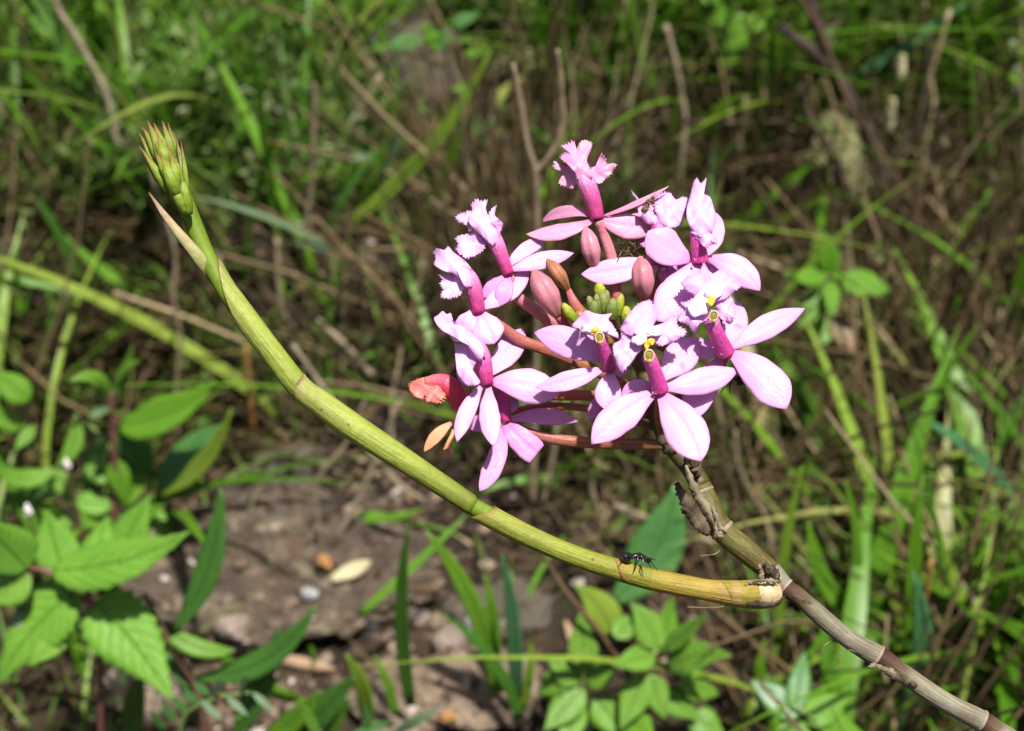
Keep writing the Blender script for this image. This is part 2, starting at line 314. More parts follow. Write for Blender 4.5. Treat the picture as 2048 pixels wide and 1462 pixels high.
# ground
m, nt, b = mat('ground_soil'); p = objpos(nt)
n1 = noise_n(nt, 26, 7, p, .65); r = ramp(nt, [(.3, (.008, .005, .002)), (.5, (.026, .014, .006)), (.64, (.06, .036, .019)), (.8, (.15, .105, .07))]); nt.links.new(n1.outputs[0], r.inputs[0])
n2 = noise_n(nt, 14, 4, p); gr = ramp(nt, [(.52, (0, 0, 0)), (.66, (1, 1, 1))]); nt.links.new(n2.outputs[0], gr.inputs[0])
c = mixc(nt, math_n(nt, 'MULTIPLY', gr.outputs[0], .35), r.outputs[0], (.045, .06, .018))
n3 = noise_n(nt, 380, 5, p); c = mixc(nt, .6, c, n3.outputs[0], 'OVERLAY')
nt.links.new(c, b.inputs['Base Color']); b.inputs['Roughness'].default_value = .95
bump(nt, b, math_n(nt, 'ADD', n1.outputs[0], math_n(nt, 'MULTIPLY', n3.outputs[0], .4)), 1.0, .008); M['ground'] = m

# ------------------------------------------------------------------ object helpers
WL = {}
def link(o, parent=None, origin=(0, 0, 0)):
    col.objects.link(o); origin = np.array(origin, float); WL[o.name] = origin
    if parent is not None:
        o.parent = parent; o.location = origin - WL[parent.name]
    else: o.location = origin
    return o
def tag(o, label=None, cat=None, group=None, kind=None):
    if label: o['label'] = label
    if cat: o['category'] = cat
    if group: o['group'] = group
    if kind: o['kind'] = kind
    return o
def empty(name, loc, label, cat, group=None):
    o = bpy.data.objects.new(name, None); o.empty_display_size = .01
    link(o, None, loc); return tag(o, label, cat, group)
def mk(name, geo, material, parent=None, origin=None, smooth=True):
    V, Fc, UV = geo; V = np.asarray(V, float)
    if origin is None: origin = V[0] if parent is None else WL[parent.name]
    me = bpy.data.meshes.new(name)
    me.from_pydata((V - np.asarray(origin)).tolist(), [], Fc)
    if UV is not None:
        ul = me.uv_layers.new(name='UVMap'); li = np.zeros(len(me.loops), np.int32); me.loops.foreach_get('vertex_index', li)
        ul.data.foreach_set('uv', np.asarray(UV, np.float32)[li].ravel())
    if smooth: me.polygons.foreach_set('use_smooth', [True] * len(me.polygons))
    if isinstance(material, str): material = M[material]
    me.materials.append(material); me.update()
    o = bpy.data.objects.new(name, me); return link(o, parent, origin)
def merge(*geos):
    V, Fc, U = [], [], []; k = 0
    for v, f, u in geos:
        V += list(map(tuple, v)); Fc += [tuple(i + k for i in q) for q in f]; U += list(map(tuple, u)) if u is not None else [(0, 0)] * len(v); k += len(v)
    return V, Fc, U
def unit(v):
    v = np.asarray(v, float); return v / (np.linalg.norm(v) + 1e-12)
def spline(pts, n):
    """Catmull-Rom through rows of pts (any width), n samples"""
    p = np.asarray(pts, float)
    if len(p) == 2: t = np.linspace(0, 1, n)[:, None]; return p[0] * (1 - t) + p[1] * t
    q = np.vstack([2 * p[0] - p[1], p, 2 * p[-1] - p[-2]])
    seg = np.linalg.norm(np.diff(p, axis=0), axis=1); s = np.concatenate([[0], np.cumsum(seg)]); out = []
    for a in np.linspace(0, s[-1], n):
        i = min(max(int(np.searchsorted(s, a)) - 1, 0), len(seg) - 1); t = (a - s[i]) / max(seg[i], 1e-12)
        p0, p1, p2, p3 = q[i:i + 4]
        out.append(.5 * (2 * p1 + (p2 - p0) * t + (2 * p0 - 5 * p1 + 4 * p2 - p3) * t * t + (3 * p1 - p0 - 3 * p2 + p3) * t ** 3))
    return np.array(out)
def frames(c):
    T = np.gradient(c, axis=0); T /= np.linalg.norm(T, axis=1)[:, None] + 1e-12
    n = np.cross(T[0], (0.31, .2, .93)); n = unit(n if np.linalg.norm(n) > .05 else np.cross(T[0], (1, 0, 0))); N = [n]
    for i in range(1, len(c)):
        n = N[-1] - T[i] * (N[-1] @ T[i]); N.append(unit(n))
    N = np.array(N); return T, N, np.cross(T, N)
def tube(c, r, sides=10, cap=True, wob=0.0, seed=0):
    c = np.asarray(c, float); n = len(c); r = np.asarray(r, float) * np.ones(n)
    T, N, B = frames(c); V, U, Fc = [], [], []
    rg = np.random.RandomState(seed)
    for i in range(n):
        k = 1 + wob * (rg.rand() - .5)
        for j in range(sides):
            a = 2 * math.pi * j / sides; V.append(c[i] + (N[i] * math.cos(a) + B[i] * math.sin(a)) * r[i] * k); U.append((j / sides, i / (n - 1)))
    for i in range(n - 1):
        for j in range(sides):
            k = (j + 1) % sides; Fc.append((i * sides + j, i * sides + k, (i + 1) * sides + k, (i + 1) * sides + j))
    if cap:
        Fc.append(tuple(range(sides))[::-1]); Fc.append(tuple((n - 1) * sides + j for j in range(sides)))
    return V, Fc, U
def pxtube(pts, n=24, sides=12, wob=0.0, seed=0, fn=P):
    """pts rows (px, py, depth, radius in px)"""
    q = spline(pts, n); c = np.array([fn(a, b, d) for a, b, d, r in q])
    dep = (c - CAM) @ FWD
    return tube(c, np.maximum(q[:, 3], .3) * dep / F, sides, True, wob, seed)
PROF = {'petal': ([0, .12, .3, .5, .68, .82, .91, .96, 1], [.20, .40, .80, 1.0, .93, .68, .40, .20, .02]),
        'narrow': ([0, .15, .4, .6, .8, .93, 1], [.35, .6, .95, 1, .75, .35, .03]),
        'blunt': ([0, .12, .35, .56, .74, .88, .95, 1], [.20, .44, .86, 1, .92, .62, .34, .03]),
        'cut': ([0, .12, .35, .6, .8, .95, 1], [.3, .55, .85, .95, 1, .95, .85]),
        'lance': ([0, .06, .25, .45, .7, .9, 1], [.12, .3, .8, 1, .75, .3, .02]),
        'ovate': ([0, .05, .2, .38, .6, .82, 1], [.12, .5, .93, 1, .78, .34, .02]),
        'heart': ([0, .04, .15, .32, .55, .8, 1], [.45, .75, .98, 1, .75, .32, .02]),
        'blade': ([0, .1, .4, .7, .9, 1], [.7, .9, 1, .78, .35, .03])}
def sheet(c, hw, hint, cup=0., fold=0., wave=0., thick=.00025, nu=6, seed=0, serr=0., roll=0., twist=0., groove=0.):
    c = np.asarray(c, float); n = len(c); T = np.gradient(c, axis=0); T /= np.linalg.norm(T, axis=1)[:, None] + 1e-12
    rg = np.random.RandomState(seed); ph = rg.rand(4) * 6.28
    V, U = [], []
    for side in (0, 1):
        for i in range(n):
            t = i / (n - 1); N = unit(hint - T[i] * (hint @ T[i])); B = np.cross(T[i], N)
            a = roll + twist * t; N, B = N * math.cos(a) + B * math.sin(a), B * math.cos(a) - N * math.sin(a)
            for j in range(nu + 1):
                u = 2 * j / nu - 1; w = hw[i]
                if serr and j in (0, nu) and 0 < i < n - 1: w *= 1 + serr * (1 if i % 2 else -1)
                off = -cup * u * u * w + fold * abs(u) * w - (groove * w * max(0, 1 - abs(u) * 4)) + wave * w * abs(u) ** 1.5 * math.sin(t * 9 + ph[0 if u < 0 else 1]) + wave * .4 * w * math.sin(t * 5 + ph[2])
                off -= thick * side * (1 - .5 * u * u)
                V.append(c[i] + B * (u * w) + N * off); U.append((j / nu, t))
    m_ = nu + 1; k = n * m_; Fc = []
    for i in range(n - 1):
        for j in range(nu):
            a = i * m_ + j; Fc.append((a, a + 1, a + m_ + 1, a + m_)); Fc.append((k + a, k + a + m_, k + a + m_ + 1, k + a + 1))
        for j in (0, nu):
            a = i * m_ + j; q = (a, a + m_, k + a + m_, k + a); Fc.append(q if j == 0 else q[::-1])
    for i in (0, n - 1):
        for j in range(nu):
            a = i * m_ + j; q = (a, k + a, k + a + 1, a + 1); Fc.append(q if i == 0 else q[::-1])
    return V, Fc, U
def blob(c, ax, nlat=8, nlon=12):
    """ellipsoid with axis vectors ax (3x3 rows, already scaled)"""
    c = np.asarray(c); V, U, Fc = [], [], []
    for i in range(nlat + 1):
        th = math.pi * i / nlat
        for j in range(nlon):
            a = 2 * math.pi * j / nlon
            V.append(c + ax[0] * math.sin(th) * math.cos(a) + ax[1] * math.sin(th) * math.sin(a) + ax[2] * math.cos(th)); U.append((j / nlon, i / nlat))
    for i in range(nlat):
        for j in range(nlon):
            k = (j + 1) % nlon; Fc.append((i * nlon + j, (i + 1) * nlon + j, (i + 1) * nlon + k, i * nlon + k))
    return V, Fc, U
def pxblob(px, py, mm, rx, ry, rz=None, ang=0, fn=P):
    c = fn(px, py, mm); d = (c - CAM) @ FWD; s = d / F; a = R(ang); rz = rz or min(rx, ry)
    e1 = RIGHT * math.cos(a) + UP * math.sin(a); e2 = UP * math.cos(a) - RIGHT * math.sin(a)
    return blob(c, (e1 * rx * s, TOCAM * rz * s, e2 * ry * s))

# ------------------------------------------------------------------ ground
def axis(lo, hi, step, far):
    a = list(np.arange(lo, hi + 1e-6, step)); g = step
    while a[-1] < far: g *= 1.25; a.append(a[-1] + g)
    g = step
    while a[0] > -far: g *= 1.25; a.insert(0, a[0] - g)
    return np.array(a)
gx = axis(-.62, .62, .005, 220); gy = axis(.26, 1.25, .005, 220)
X, Yg = np.meshgrid(gx, gy); Z = ground(X, Yg)
nx, ny = len(gx), len(gy)
V = np.stack([X.ravel(), Yg.ravel(), Z.ravel()], 1)
ii = np.arange((ny - 1) * nx).reshape(ny - 1, nx)[:, :-1].ravel()
me = bpy.data.meshes.new('ground'); me.from_pydata(V.tolist(), [], np.stack([ii, ii + 1, ii + nx + 1, ii + nx], 1).tolist())
me.polygons.foreach_set('use_smooth', [True] * len(me.polygons)); me.materials.append(M['ground'])
tag(link(bpy.data.objects.new('ground', me)), kind='structure')

# ------------------------------------------------------------------ rocks
import bmesh
def rock(name, c, size, seed, material, label, cat='rock', group=None, rotz=0, tilt=(0, 0), sub=4, rough=.22, cuts=7):
    bm = bmesh.new(); bmesh.ops.create_icosphere(bm, subdivisions=sub, radius=1); rg = random.Random(seed)
    pl = [(Vector((rg.uniform(-1, 1), rg.uniform(-1, 1), rg.uniform(-.7, 1))).normalized(), rg.uniform(.55, .85)) for _ in range(cuts)]
    o3 = Vector((seed * 3.1, seed * 1.7, seed * .9))
    for v in bm.verts:
        p = v.co.copy()
        for nrm, d in pl:
            k = p.dot(nrm) - d
            if k > 0: p -= nrm * k * .85
        p *= 1 + rough * mnoise.noise(p * 1.6 + o3) + rough * .45 * mnoise.noise(p * 4.5 + o3) + rough * .2 * mnoise.noise(p * 12 + o3)
        v.co = Vector((p.x * size[0], p.y * size[1], p.z * size[2]))
    me = bpy.data.meshes.new(name); bm.to_mesh(me); bm.free(); me.materials.append(M[material])
    me.polygons.foreach_set('use_smooth', [True] * len(me.polygons))
    o = bpy.data.objects.new(name, me); link(o, None, c); o.rotation_euler = (R(tilt[0]), R(tilt[1]), R(rotz))
    return tag(o, label, cat, group)
def rock_at(px, py, size, seed, material, label, sink=.3, **k):
    g = GP(px, py); return rock(k.pop('name', 'rock'), (g[0], g[1], g[2] + size[2] * (1 - 2 * sink)), size, seed, material, label, **k)
rock_at(640, 1150, (.082, .048, .030), 3, 'rock', 'broad dark brown boulder with a flat top below the hanging dry grass', sink=.46, sub=6, rough=.26, tilt=(-8, 0))
rock_at(560, 985, (.034, .018, .010), 8, 'rock_grey', 'long slanting grey brown stone slab lying at the back edge of the boulder', sink=.25, rotz=24, tilt=(10, -14))
rock_at(455, 1200, (.026, .020, .014), 12, 'rock_grey', 'rounded tan brown stone beside the tall dark lance shaped leaf', sink=.35)
rock_at(560, 1090, (.017, .012, .012), 15, 'rock_grey', 'small lichen stained tan lump on the dark boulder', sink=.1)
rock_at(930, 1400, (.030, .022, .016), 21, 'rock_tan', 'cracked tan stone among the upright grass blades', sink=.3)
rock_at(800, 1430, (.022, .017, .010), 23, 'rock_tan', 'low tan stone beside the yellow green blade', sink=.35)
rock_at(1000, 1220, (.024, .016, .010), 27, 'rock_grey', 'flat grey stone behind the grass blades', sink=.35)
rock_at(300, 1400, (.020, .015, .012), 29, 'rock_pink', 'pale pinkish stone under the heart shaped serrated leaf', sink=.2)
rock_at(1640, 560, (.019, .012, .052), 31, 'rock_lichen', 'upright pale yellow lichen covered rock behind the crossing blades', sink=.08, tilt=(-14, 0), rough=.14)
rock_at(1740, 480, (.012, .010, .026), 33, 'rock_lichen', 'short lichen spotted rock beside the dark woody stem', sink=.15, tilt=(-10, 0))
rock_at(1085, 200, (.032, .022, .020), 35, 'rock_lichen', 'pale grey green rock behind the forked dry twig', sink=.25)
rock_at(835, 220, (.026, .018, .032), 37, 'rock_grey', 'grey lichen flecked rock deep in the grass', sink=.15)
rock_at(1985, 150, (.024, .016, .034), 39, 'rock_lichen', 'round grey green lichen crusted rock behind the thin twigs', sink=.1)
rock_at(1010, 590, (.020, .013, .014), 41, 'rock_grey', 'pale stone on the bank behind the pink flowers', sink=.2)
# ------------------------------------------------------------------ mass of grass, straw, litter (nobody could count it)
rng = np.random.RandomState(7)
def scatter(n, xr, yr, weight, tries=6):
    out = []
    while len(out) < n and tries > 0:
        x = rng.uniform(*xr, n * 2); y = rng.uniform(*yr, n * 2); z = ground(x, y)
        p = np.stack([x, y, z], 1); q = p - CAM; d = q @ FWD
        px = 1024 + F * (q @ RIGHT) / d; py = 731 - F * (q @ UP) / d
        keep = rng.rand(n * 2) < weight(px, py, x, y); out += list(p[keep]); tries -= 1
    return np.array(out[:n])
def box(px, py, x0, x1, y0, y1, soft=120):
    s = lambda v: 1 / (1 + np.exp(-np.clip(v, -30, 30)))
    return s((px - x0) / soft * 4) * s((x1 - px) / soft * 4) * s((py - y0) / soft * 4) * s((y1 - py) / soft * 4)
from mathutils.bvhtree import BVHTree
bpy.context.view_layer.update()
TREES = [BVHTree.FromPolygons([o.matrix_world @ v.co for v in o.data.vertices], [p_.vertices[:] for p_ in o.data.polygons]) for o in col.objects if o.name.startswith('rock')]
def GPR(px, py):
    r = ray(px, py); L = np.linalg.norm(r); g = GP(px, py); best = np.linalg.norm(g - CAM)
    for t in TREES:
        h = t.ray_cast(Vector(CAM), Vector(r / L))
        if h[0] is not None and h[3] < best: best = h[3]; g = np.array(h[0])
    return g
for k, (x, y, s, mt, lb) in enumerate([
    (745, 1245, .0045, 'quartz', 'small bluish white quartz pebble on the boulder'),
    (835, 1240, .006, 'rock_pink', 'pale pink pebble beside the upright dark blade'),
    (880, 1255, .0065, 'rock_tan', 'light tan pebble between two grass blades'),
    (965, 1255, .007, 'quartz', 'whitish angular pebble behind the grass tuft'),
    (470, 1260, .008, 'rock_pink', 'greyish pink pebble in front of the boulder'),
    (620, 1190, .004, 'quartz', 'tiny pale pebble at the foot of the boulder'),
    (905, 1290, .008, 'rock_pink', 'flat pinkish stone chip in the soil'),
    (780, 1350, .007, 'rock_tan', 'tan stone chip beside the dry curled leaf')]):
    g = GPR(x, y); rock('pebble', (g[0], g[1], g[2] + s * .3), (s, s * .8, s * .65), 50 + k, mt, lb, cat='pebble', group='pebbles on the soil', sub=3)
def settle(b):
    for i, p in enumerate(b):
        if p[1] > .66: continue
        for t in TREES:
            h = t.ray_cast(Vector((p[0], p[1], 1)), Vector((0, 0, -1)))
            if h[0] is not None and h[0].z > b[i, 2]: b[i, 2] = h[0].z
    return b
def bare(px, py): return np.maximum(box(px, py, 330, 1050, 920, 2600, 70), box(px, py, 1020, 1450, 1160, 2600, 60))
def ribbons(base, L, W, lean, droop, K=6, fold=.25, flat=None):
    n = len(base); az = rng.uniform(0, 2 * math.pi, n); h = np.stack([np.cos(az), np.sin(az), 0 * az], 1)
    wa = az + math.pi / 2 + rng.uniform(-.6, .6, n); wd = np.stack([np.cos(wa), np.sin(wa), 0 * wa], 1)
    V = np.zeros((n, K, 3, 3)); up = np.array((0, 0, 1.))
    for i in range(K):
        t = i / (K - 1); hor = (lean * t + droop * t * t); ver = t * np.sqrt(np.maximum(.08, 1 - lean ** 2)) - .45 * droop * t ** 2.2
        c = base + h * (L * hor)[:, None] + up * (L * ver)[:, None]
        w = W * .5 * min(1, (1 - t) * 2.2 + .02) * (.75 + .25 * min(1, t * 4))
        nrm = np.cross(h, wd) + up * .3
        V[:, i, 0] = c - wd * w[:, None]; V[:, i, 2] = c + wd * w[:, None]
        V[:, i, 1] = c - (h * .8 + up * .6) * (w * fold * 1.6)[:, None] * 0 - np.array((0, 0, 1)) * (w * fold)[:, None]
    idx = np.arange(n * K * 3).reshape(n, K, 3); f = []
    for a in (0, 1):
        f.append(np.stack([idx[:, :-1, a], idx[:, :-1, a + 1], idx[:, 1:, a + 1], idx[:, 1:, a]], -1).reshape(-1, 4))
    return V.reshape(-1, 3), np.concatenate(f)
def straws(base, L, rad, elev, K=5, bend=.3):
    n = len(base); az = rng.uniform(0, 2 * math.pi, n)
    d = np.stack([np.cos(az) * np.cos(elev), np.sin(az) * np.cos(elev), np.sin(elev)], 1)
    b = rng.normal(0, 1, (n, 3)) * bend; b2 = rng.normal(0, 1, (n, 3)) * bend * .4
    s1 = np.cross(d, (0.2, .3, .93)); s1 /= np.linalg.norm(s1, axis=1)[:, None] + 1e-9; s2 = np.cross(d, s1)
    V = np.zeros((n, K, 3, 3))
    for i in range(K):
        t = i / (K - 1); c = base + d * (L * t)[:, None] + b * (L * t * t)[:, None] * .5 + b2 * (L * math.sin(t * 6.28))[:, None] * .12
        r = (rad * (1 - .6 * t))[:, None]
        for j in range(3):
            a = 2.094 * j; V[:, i, j] = c + (s1 * math.cos(a) + s2 * math.sin(a)) * r
    idx = np.arange(n * K * 3).reshape(n, K, 3); f = []
    for j in range(3):
        k = (j + 1) % 3; f.append(np.stack([idx[:, :-1, j], idx[:, :-1, k], idx[:, 1:, k], idx[:, 1:, j]], -1).reshape(-1, 4))
    return V.reshape(-1, 3), np.concatenate(f)
def chips(base, size, asp, tilt=.6, lift=.3):
    n = len(base); a = rng.uniform(0, 6.283, n); d = np.stack([np.cos(a), np.sin(a), rng.normal(0, tilt, n)], 1); d /= np.linalg.norm(d, axis=1)[:, None]
    s = np.cross(d, np.array((0, 0, 1.)) + rng.normal(0, tilt * .6, (n, 3))); s /= np.linalg.norm(s, axis=1)[:, None] + 1e-9; u = np.cross(s, d)
    pr = [(0, 0), (.3, .8), (.6, 1.), (.85, .55), (1, 0.04)]; V = np.zeros((n, 5, 3, 3)); curl = rng.uniform(-.35, .45, n)
    base = base + np.array((0, 0, 1)) * (size * lift * rng.rand(n))[:, None]
    for i, (t, w) in enumerate(pr):
        c = base + d * (size * t)[:, None] + u * (size * curl * t * t)[:, None]; ww = (size * asp * .5 * max(w, .12))[:, None]
        V[:, i, 0] = c - s * ww + u * ww * .35; V[:, i, 1] = c; V[:, i, 2] = c + s * ww + u * ww * .35
    idx = np.arange(n * 15).reshape(n, 5, 3); f = []
    for a_ in (0, 1): f.append(np.stack([idx[:, :-1, a_], idx[:, :-1, a_ + 1], idx[:, 1:, a_ + 1], idx[:, 1:, a_]], -1).reshape(-1, 4))
    return V.reshape(-1, 3), np.concatenate(f)
def stuff(name, vf, material, label, cat):
    V, Fc = vf; me = bpy.data.meshes.new(name)
    me.vertices.add(len(V)); me.vertices.foreach_set('co', V.astype(np.float32).ravel())
    me.loops.add(Fc.size); me.loops.foreach_set('vertex_index', Fc.astype(np.int32).ravel())
    me.polygons.add(len(Fc)); me.polygons.foreach_set('loop_start', np.arange(0, Fc.size, 4, dtype=np.int32)); me.polygons.foreach_set('loop_total', np.full(len(Fc), 4, np.int32))
    me.update(calc_edges=True); me.polygons.foreach_set('use_smooth', [True] * len(Fc)); me.materials.append(M[material])
    return tag(link(bpy.data.objects.new(name, me)), label, cat, kind='stuff')
XR, YR = (-.44, .44), (.36, 1.15)
U_ = rng.uniform
_sc = scatter; PS = [0]
def scatter(n, xr, yr, weight, tries=6):
    PS[0] += 1; k = PS[0]
    w2 = lambda px, py, x, y: weight(px, py, x, y) * (.3 + .7 * box(px, py, -200, 2250, -350, 1800, 100)) * np.clip(.55 + 2.4 * vnoise(x * 16, y * 16, 40 + k) + 1.2 * vnoise(x * 40, y * 40, 60 + k), 0.02, 1)
    a = _sc(int(n * .86), xr, yr, w2, tries * 2)
    return np.vstack([a, _sc(int(n * .14), (-.9, .9), (.1, 1.8), w2, tries)])
# fine turf, top left
N_ = len
b_ = scatter(14500, XR, YR, lambda px, py, x, y: (1 - .97 * bare(px, py)) * .06 + .9 * box(px, py, -700, 850, -900, 420) + .5 * box(px, py, -700, 640, 400, 800) + .12 * box(px, py, 600, 2700, 400, 900) + .4 * box(px, py, 850, 2700, -900, 330))
stuff('fine_grass', ribbons(b_, U_(.018, .075, N_(b_)), U_(.0009, .0024, N_(b_)), U_(.1, .75, N_(b_)), U_(.0, .6, N_(b_)), 5), 'g_fine', 'fine short green grass matting the upper bank', 'grass')
# broader blades, top and right
b_ = scatter(3700, XR, YR, lambda px, py, x, y: (1 - .985 * bare(px, py)) * (.03 + .8 * box(px, py, 1150, 2900, -900, 330) + .30 * box(px, py, 500, 1200, -900, 280) + .3 * box(px, py, -900, 700, -900, 480) + .05 * box(px, py, 1400, 2900, 330, 1060) + .24 * box(px, py, 1430, 2900, 1060, 1900)))
stuff('broad_grass', ribbons(b_, U_(.05, .17, N_(b_)), (.0018 + .0055 * rng.rand(N_(b_)) ** 1.6) * np.where(b_[:, 1] < .62, 1.5, 1.0), U_(.05, .7, N_(b_)), U_(.05, .9, N_(b_)), 8), 'g_grass', 'broader green grass blades growing through the bank', 'grass')
# tiny leaves of low plants
b_ = scatter(9000, XR, YR, lambda px, py, x, y: .02 * (1 - bare(px, py)) + .95 * box(px, py, -700, 820, -900, 400) + .25 * box(px, py, 820, 2700, -900, 260))
b_[:, 2] += U_(.0, .032, N_(b_))
stuff('low_ground_cover', chips(b_, U_(.005, .014, N_(b_)), U_(.25, .5, N_(b_)), .8, .2), 'g_cover', 'tiny grey green leaves of low ground cover on the upper bank', 'ground cover')
# standing and tangled straw
b_ = scatter(6000, XR, YR, lambda px, py, x, y: (1 - .98 * bare(px, py)) * (.06 + .9 * box(px, py, 560, 2700, 360, 960) + .45 * box(px, py, -500, 600, 430, 900) + .15 * box(px, py, 1300, 2700, -500, 500) + .45 * box(px, py, 1400, 2700, 960, 1800)))
stuff('dry_straw', straws(b_, U_(.03, .15, N_(b_)), (.00035 + .0014 * rng.rand(N_(b_)) ** 2), rng.normal(.8, .5, N_(b_))), 'g_straw', 'tangle of dry tan straw and stalks on the bank', 'straw')
b_ = scatter(9000, XR, YR, lambda px, py, x, y: (1 - .95 * bare(px, py)) * (.15 + .8 * box(px, py, -500, 2700, 400, 960)))
stuff('dead_grass_thatch', ribbons(b_, U_(.015, .06, N_(b_)), U_(.0008, .003, N_(b_)), U_(.2, .95, N_(b_)), U_(.0, .8, N_(b_)), 5), 'g_dead', 'brown dead grass thatch over the soil', 'thatch')
b_ = scatter(5500, XR, YR, lambda px, py, x, y: .4 + .6 * box(px, py, -500, 2700, 400, 1000) - .2 * bare(px, py))
b0_ = b_[:, 2].copy(); b_ = settle(b_); b_ = b_[(b_[:, 2] - b0_ < .001) | (rng.rand(len(b_)) < .25)]
stuff('leaf_litter', chips(b_, U_(.003, .014, N_(b_)), U_(.15, .5, N_(b_)), .3, .25), 'g_litter', 'small dead leaf bits littering the soil', 'litter')
# gravel: small faceted grains
b_ = scatter(7500, (-.32, .32), (.36, .62), lambda px, py, x, y: .12 + .9 * bare(px, py))
b0_ = b_[:, 2].copy(); b_ = settle(b_); b_ = b_[(b_[:, 2] - b0_ < .001) | (rng.rand(len(b_)) < .16)]; n = len(b_); s_ = (.0006 + .0034 * rng.rand(n) ** 3)
oct_ = np.array([(1, 0, 0), (0, 1, 0), (-1, 0, 0), (0, -1, 0), (0, 0, .8), (0, 0, -.6)])
gv = (oct_[None] * (1 + .5 * (rng.rand(n, 6, 1) - .5)) + (rng.rand(n, 6, 3) - .5) * .5) * s_[:, None, None] + b_[:, None]
gi = np.arange(n * 6).reshape(n, 6); gf = []
for a, b2, c2 in ((0, 1, 4), (1, 2, 4), (2, 3, 4), (3, 0, 4), (1, 0, 5), (2, 1, 5), (3, 2, 5), (0, 3, 5)): gf.append(gi[:, [a, b2, c2]])
gf = np.concatenate(gf); me = bpy.data.meshes.new('gravel'); me.from_pydata(gv.reshape(-1, 3).tolist(), [], gf.tolist()); me.materials.append(M['gravel'])
tag(link(bpy.data.objects.new('gravel', me)), 'grit and fine gravel scattered over the bare soil', 'gravel', kind='stuff')

# ------------------------------------------------------------------ traced plants: helpers on the vertical plane through a foot on the ground
def foot(px, py): return GP(px, py)
SEED = [100]
def leaf_geo(base, tip, w, prof='lance', bow=0., nlen=15, nu=6, cup=.15, fold=.2, wave=.06, hint=None, serr=0., sag=0., thick=.0003, roll=0., twist=0.):
    """base, tip world points; w full width in metres; bow sideways (fraction of length); sag towards camera/down"""
    SEED[0] += 1
    base = np.asarray(base); tip = np.asarray(tip); ax = tip - base; L = np.linalg.norm(ax)
    hint = unit(TOCAM + np.array((0, 0, .7))) if hint is None else unit(hint)
    side = unit(np.cross(ax, TOCAM)); t = np.linspace(0, 1, nlen)
    c = base + ax * t[:, None] + side * (bow * L * 4 * t * (1 - t))[:, None] + hint * (sag * L * 4 * t * (1 - t))[:, None]
    xs, ws = PROF[prof]; hw = np.interp(t, xs, ws); hw = np.convolve(np.pad(hw, 1, 'edge'), [.2, .6, .2], 'valid') if not serr else hw
    return sheet(c, hw * w * .5, hint, cup, fold, wave, thick, nu, SEED[0], serr, roll, twist)
def pleaf(name, parent, b, t, wpx, y, mt, prof='lance', dy=0., dyb=0., **k):
    """leaf traced from pixel b to pixel t; its foot at depth plane y (+dyb), tip at y+dy"""
    p0 = YP(b[0], b[1], y + dyb); p1 = YP(t[0], t[1], y + dy); d = ((p0 + p1) / 2 - CAM) @ FWD
    return mk(name, leaf_geo(p0, p1, wpx * d / F, prof, **k), mt, parent, p0 if parent is None else p0)
def pstem(name, parent, pts, y, mt, n=18, sides=8, root=None, wob=.1):
    """pts rows (px, py, radius px[, dy])"""
    kk = .72 if parent is None else 1.0
    rows = [(p[0], p[1], y + (p[3] if len(p) > 3 else 0), p[2] * kk) for p in pts]
    g = pxtube(rows, n, sides, wob, SEED[0], YP); SEED[0] += 1
    return mk(name, g, mt, parent, np.array(g[0][0]))
def stalk(name, pts, mt, label, cat, y=None, n=16, group=None, wob=.15, lift=None):
    """single dry stalk: foot (first point) on the ground unless y given"""
    if y is None: y = foot(pts[0][0], pts[0][1])[1] - (lift or .02)
    o = pstem(name, None, pts, y, mt, n, 7, None, wob); return tag(o, label, cat, group)

# ------------------------------------------------------------------ grass tufts and single blades traced on the bank
def tuft(name, label, cat, blades, foot_px=None, group=None):
    """blades rows: (base px, tip px, width px, material, bow, dy tip[, sag])"""
    f = foot(*(foot_px or blades[0][0])); e = empty(name, f, label, cat, group)
    for r_ in blades:
        b, t, w, mt, bow, dy = r_[:6]; sag = r_[6] if len(r_) > 6 else .03
        fy = foot(*b)[1]; y = fy if foot_px is None else min(fy, f[1] + .02)
        pleaf('blade', e, b, t, w, y - .018, mt, 'blade', dy=dy, bow=bow, cup=.1, fold=.3, wave=.03, sag=sag, nu=4, nlen=14)
    return e
tuft('grass_tuft', 'grass tuft of long arching pale green blades rising beside the forked twig', 'grass tuft', [
    ((690, 452), (982, 100), 34, 'blade_light', .07, -.03), ((820, 470), (930, 235), 26, 'blade', .03, -.02), ((700, 440), (800, 160), 16, 'blade', .05, -.01), ((650, 465), (760, 300), 18, 'blade_dark', -.03, 0)], (730, 470))
tuft('grass_tuft', 'grass tuft with two broad blades crossing in front of the lichen rock', 'grass tuft', [
    ((1432, 470), (1645, 300), 30, 'blade', .04, -.02), ((1512, 472), (1700, 345), 22, 'blade_light', .03, -.02), ((1400, 400), (1470, 290), 22, 'blade_dark', .0, -.01)], (1440, 500))
tuft('grass_tuft', 'grass tuft of upright bright blades behind the straight dry twig', 'grass tuft', [
    ((1320, 400), (1362, 190), 26, 'blade_light', -.02, -.02), ((1508, 390), (1541, -10), 20, 'blade', .03, -.03), ((1490, 300), (1530, 90), 14, 'blade_light', .02, -.02), ((1265, 200), (1235, 20), 26, 'blade', .04, -.02), ((1290, 240), (1180, 60), 22, 'blade_dark', -.05, -.02), ((1310, 190), (1255, -20), 30, 'blade', -.02, -.02)], (1390, 400))
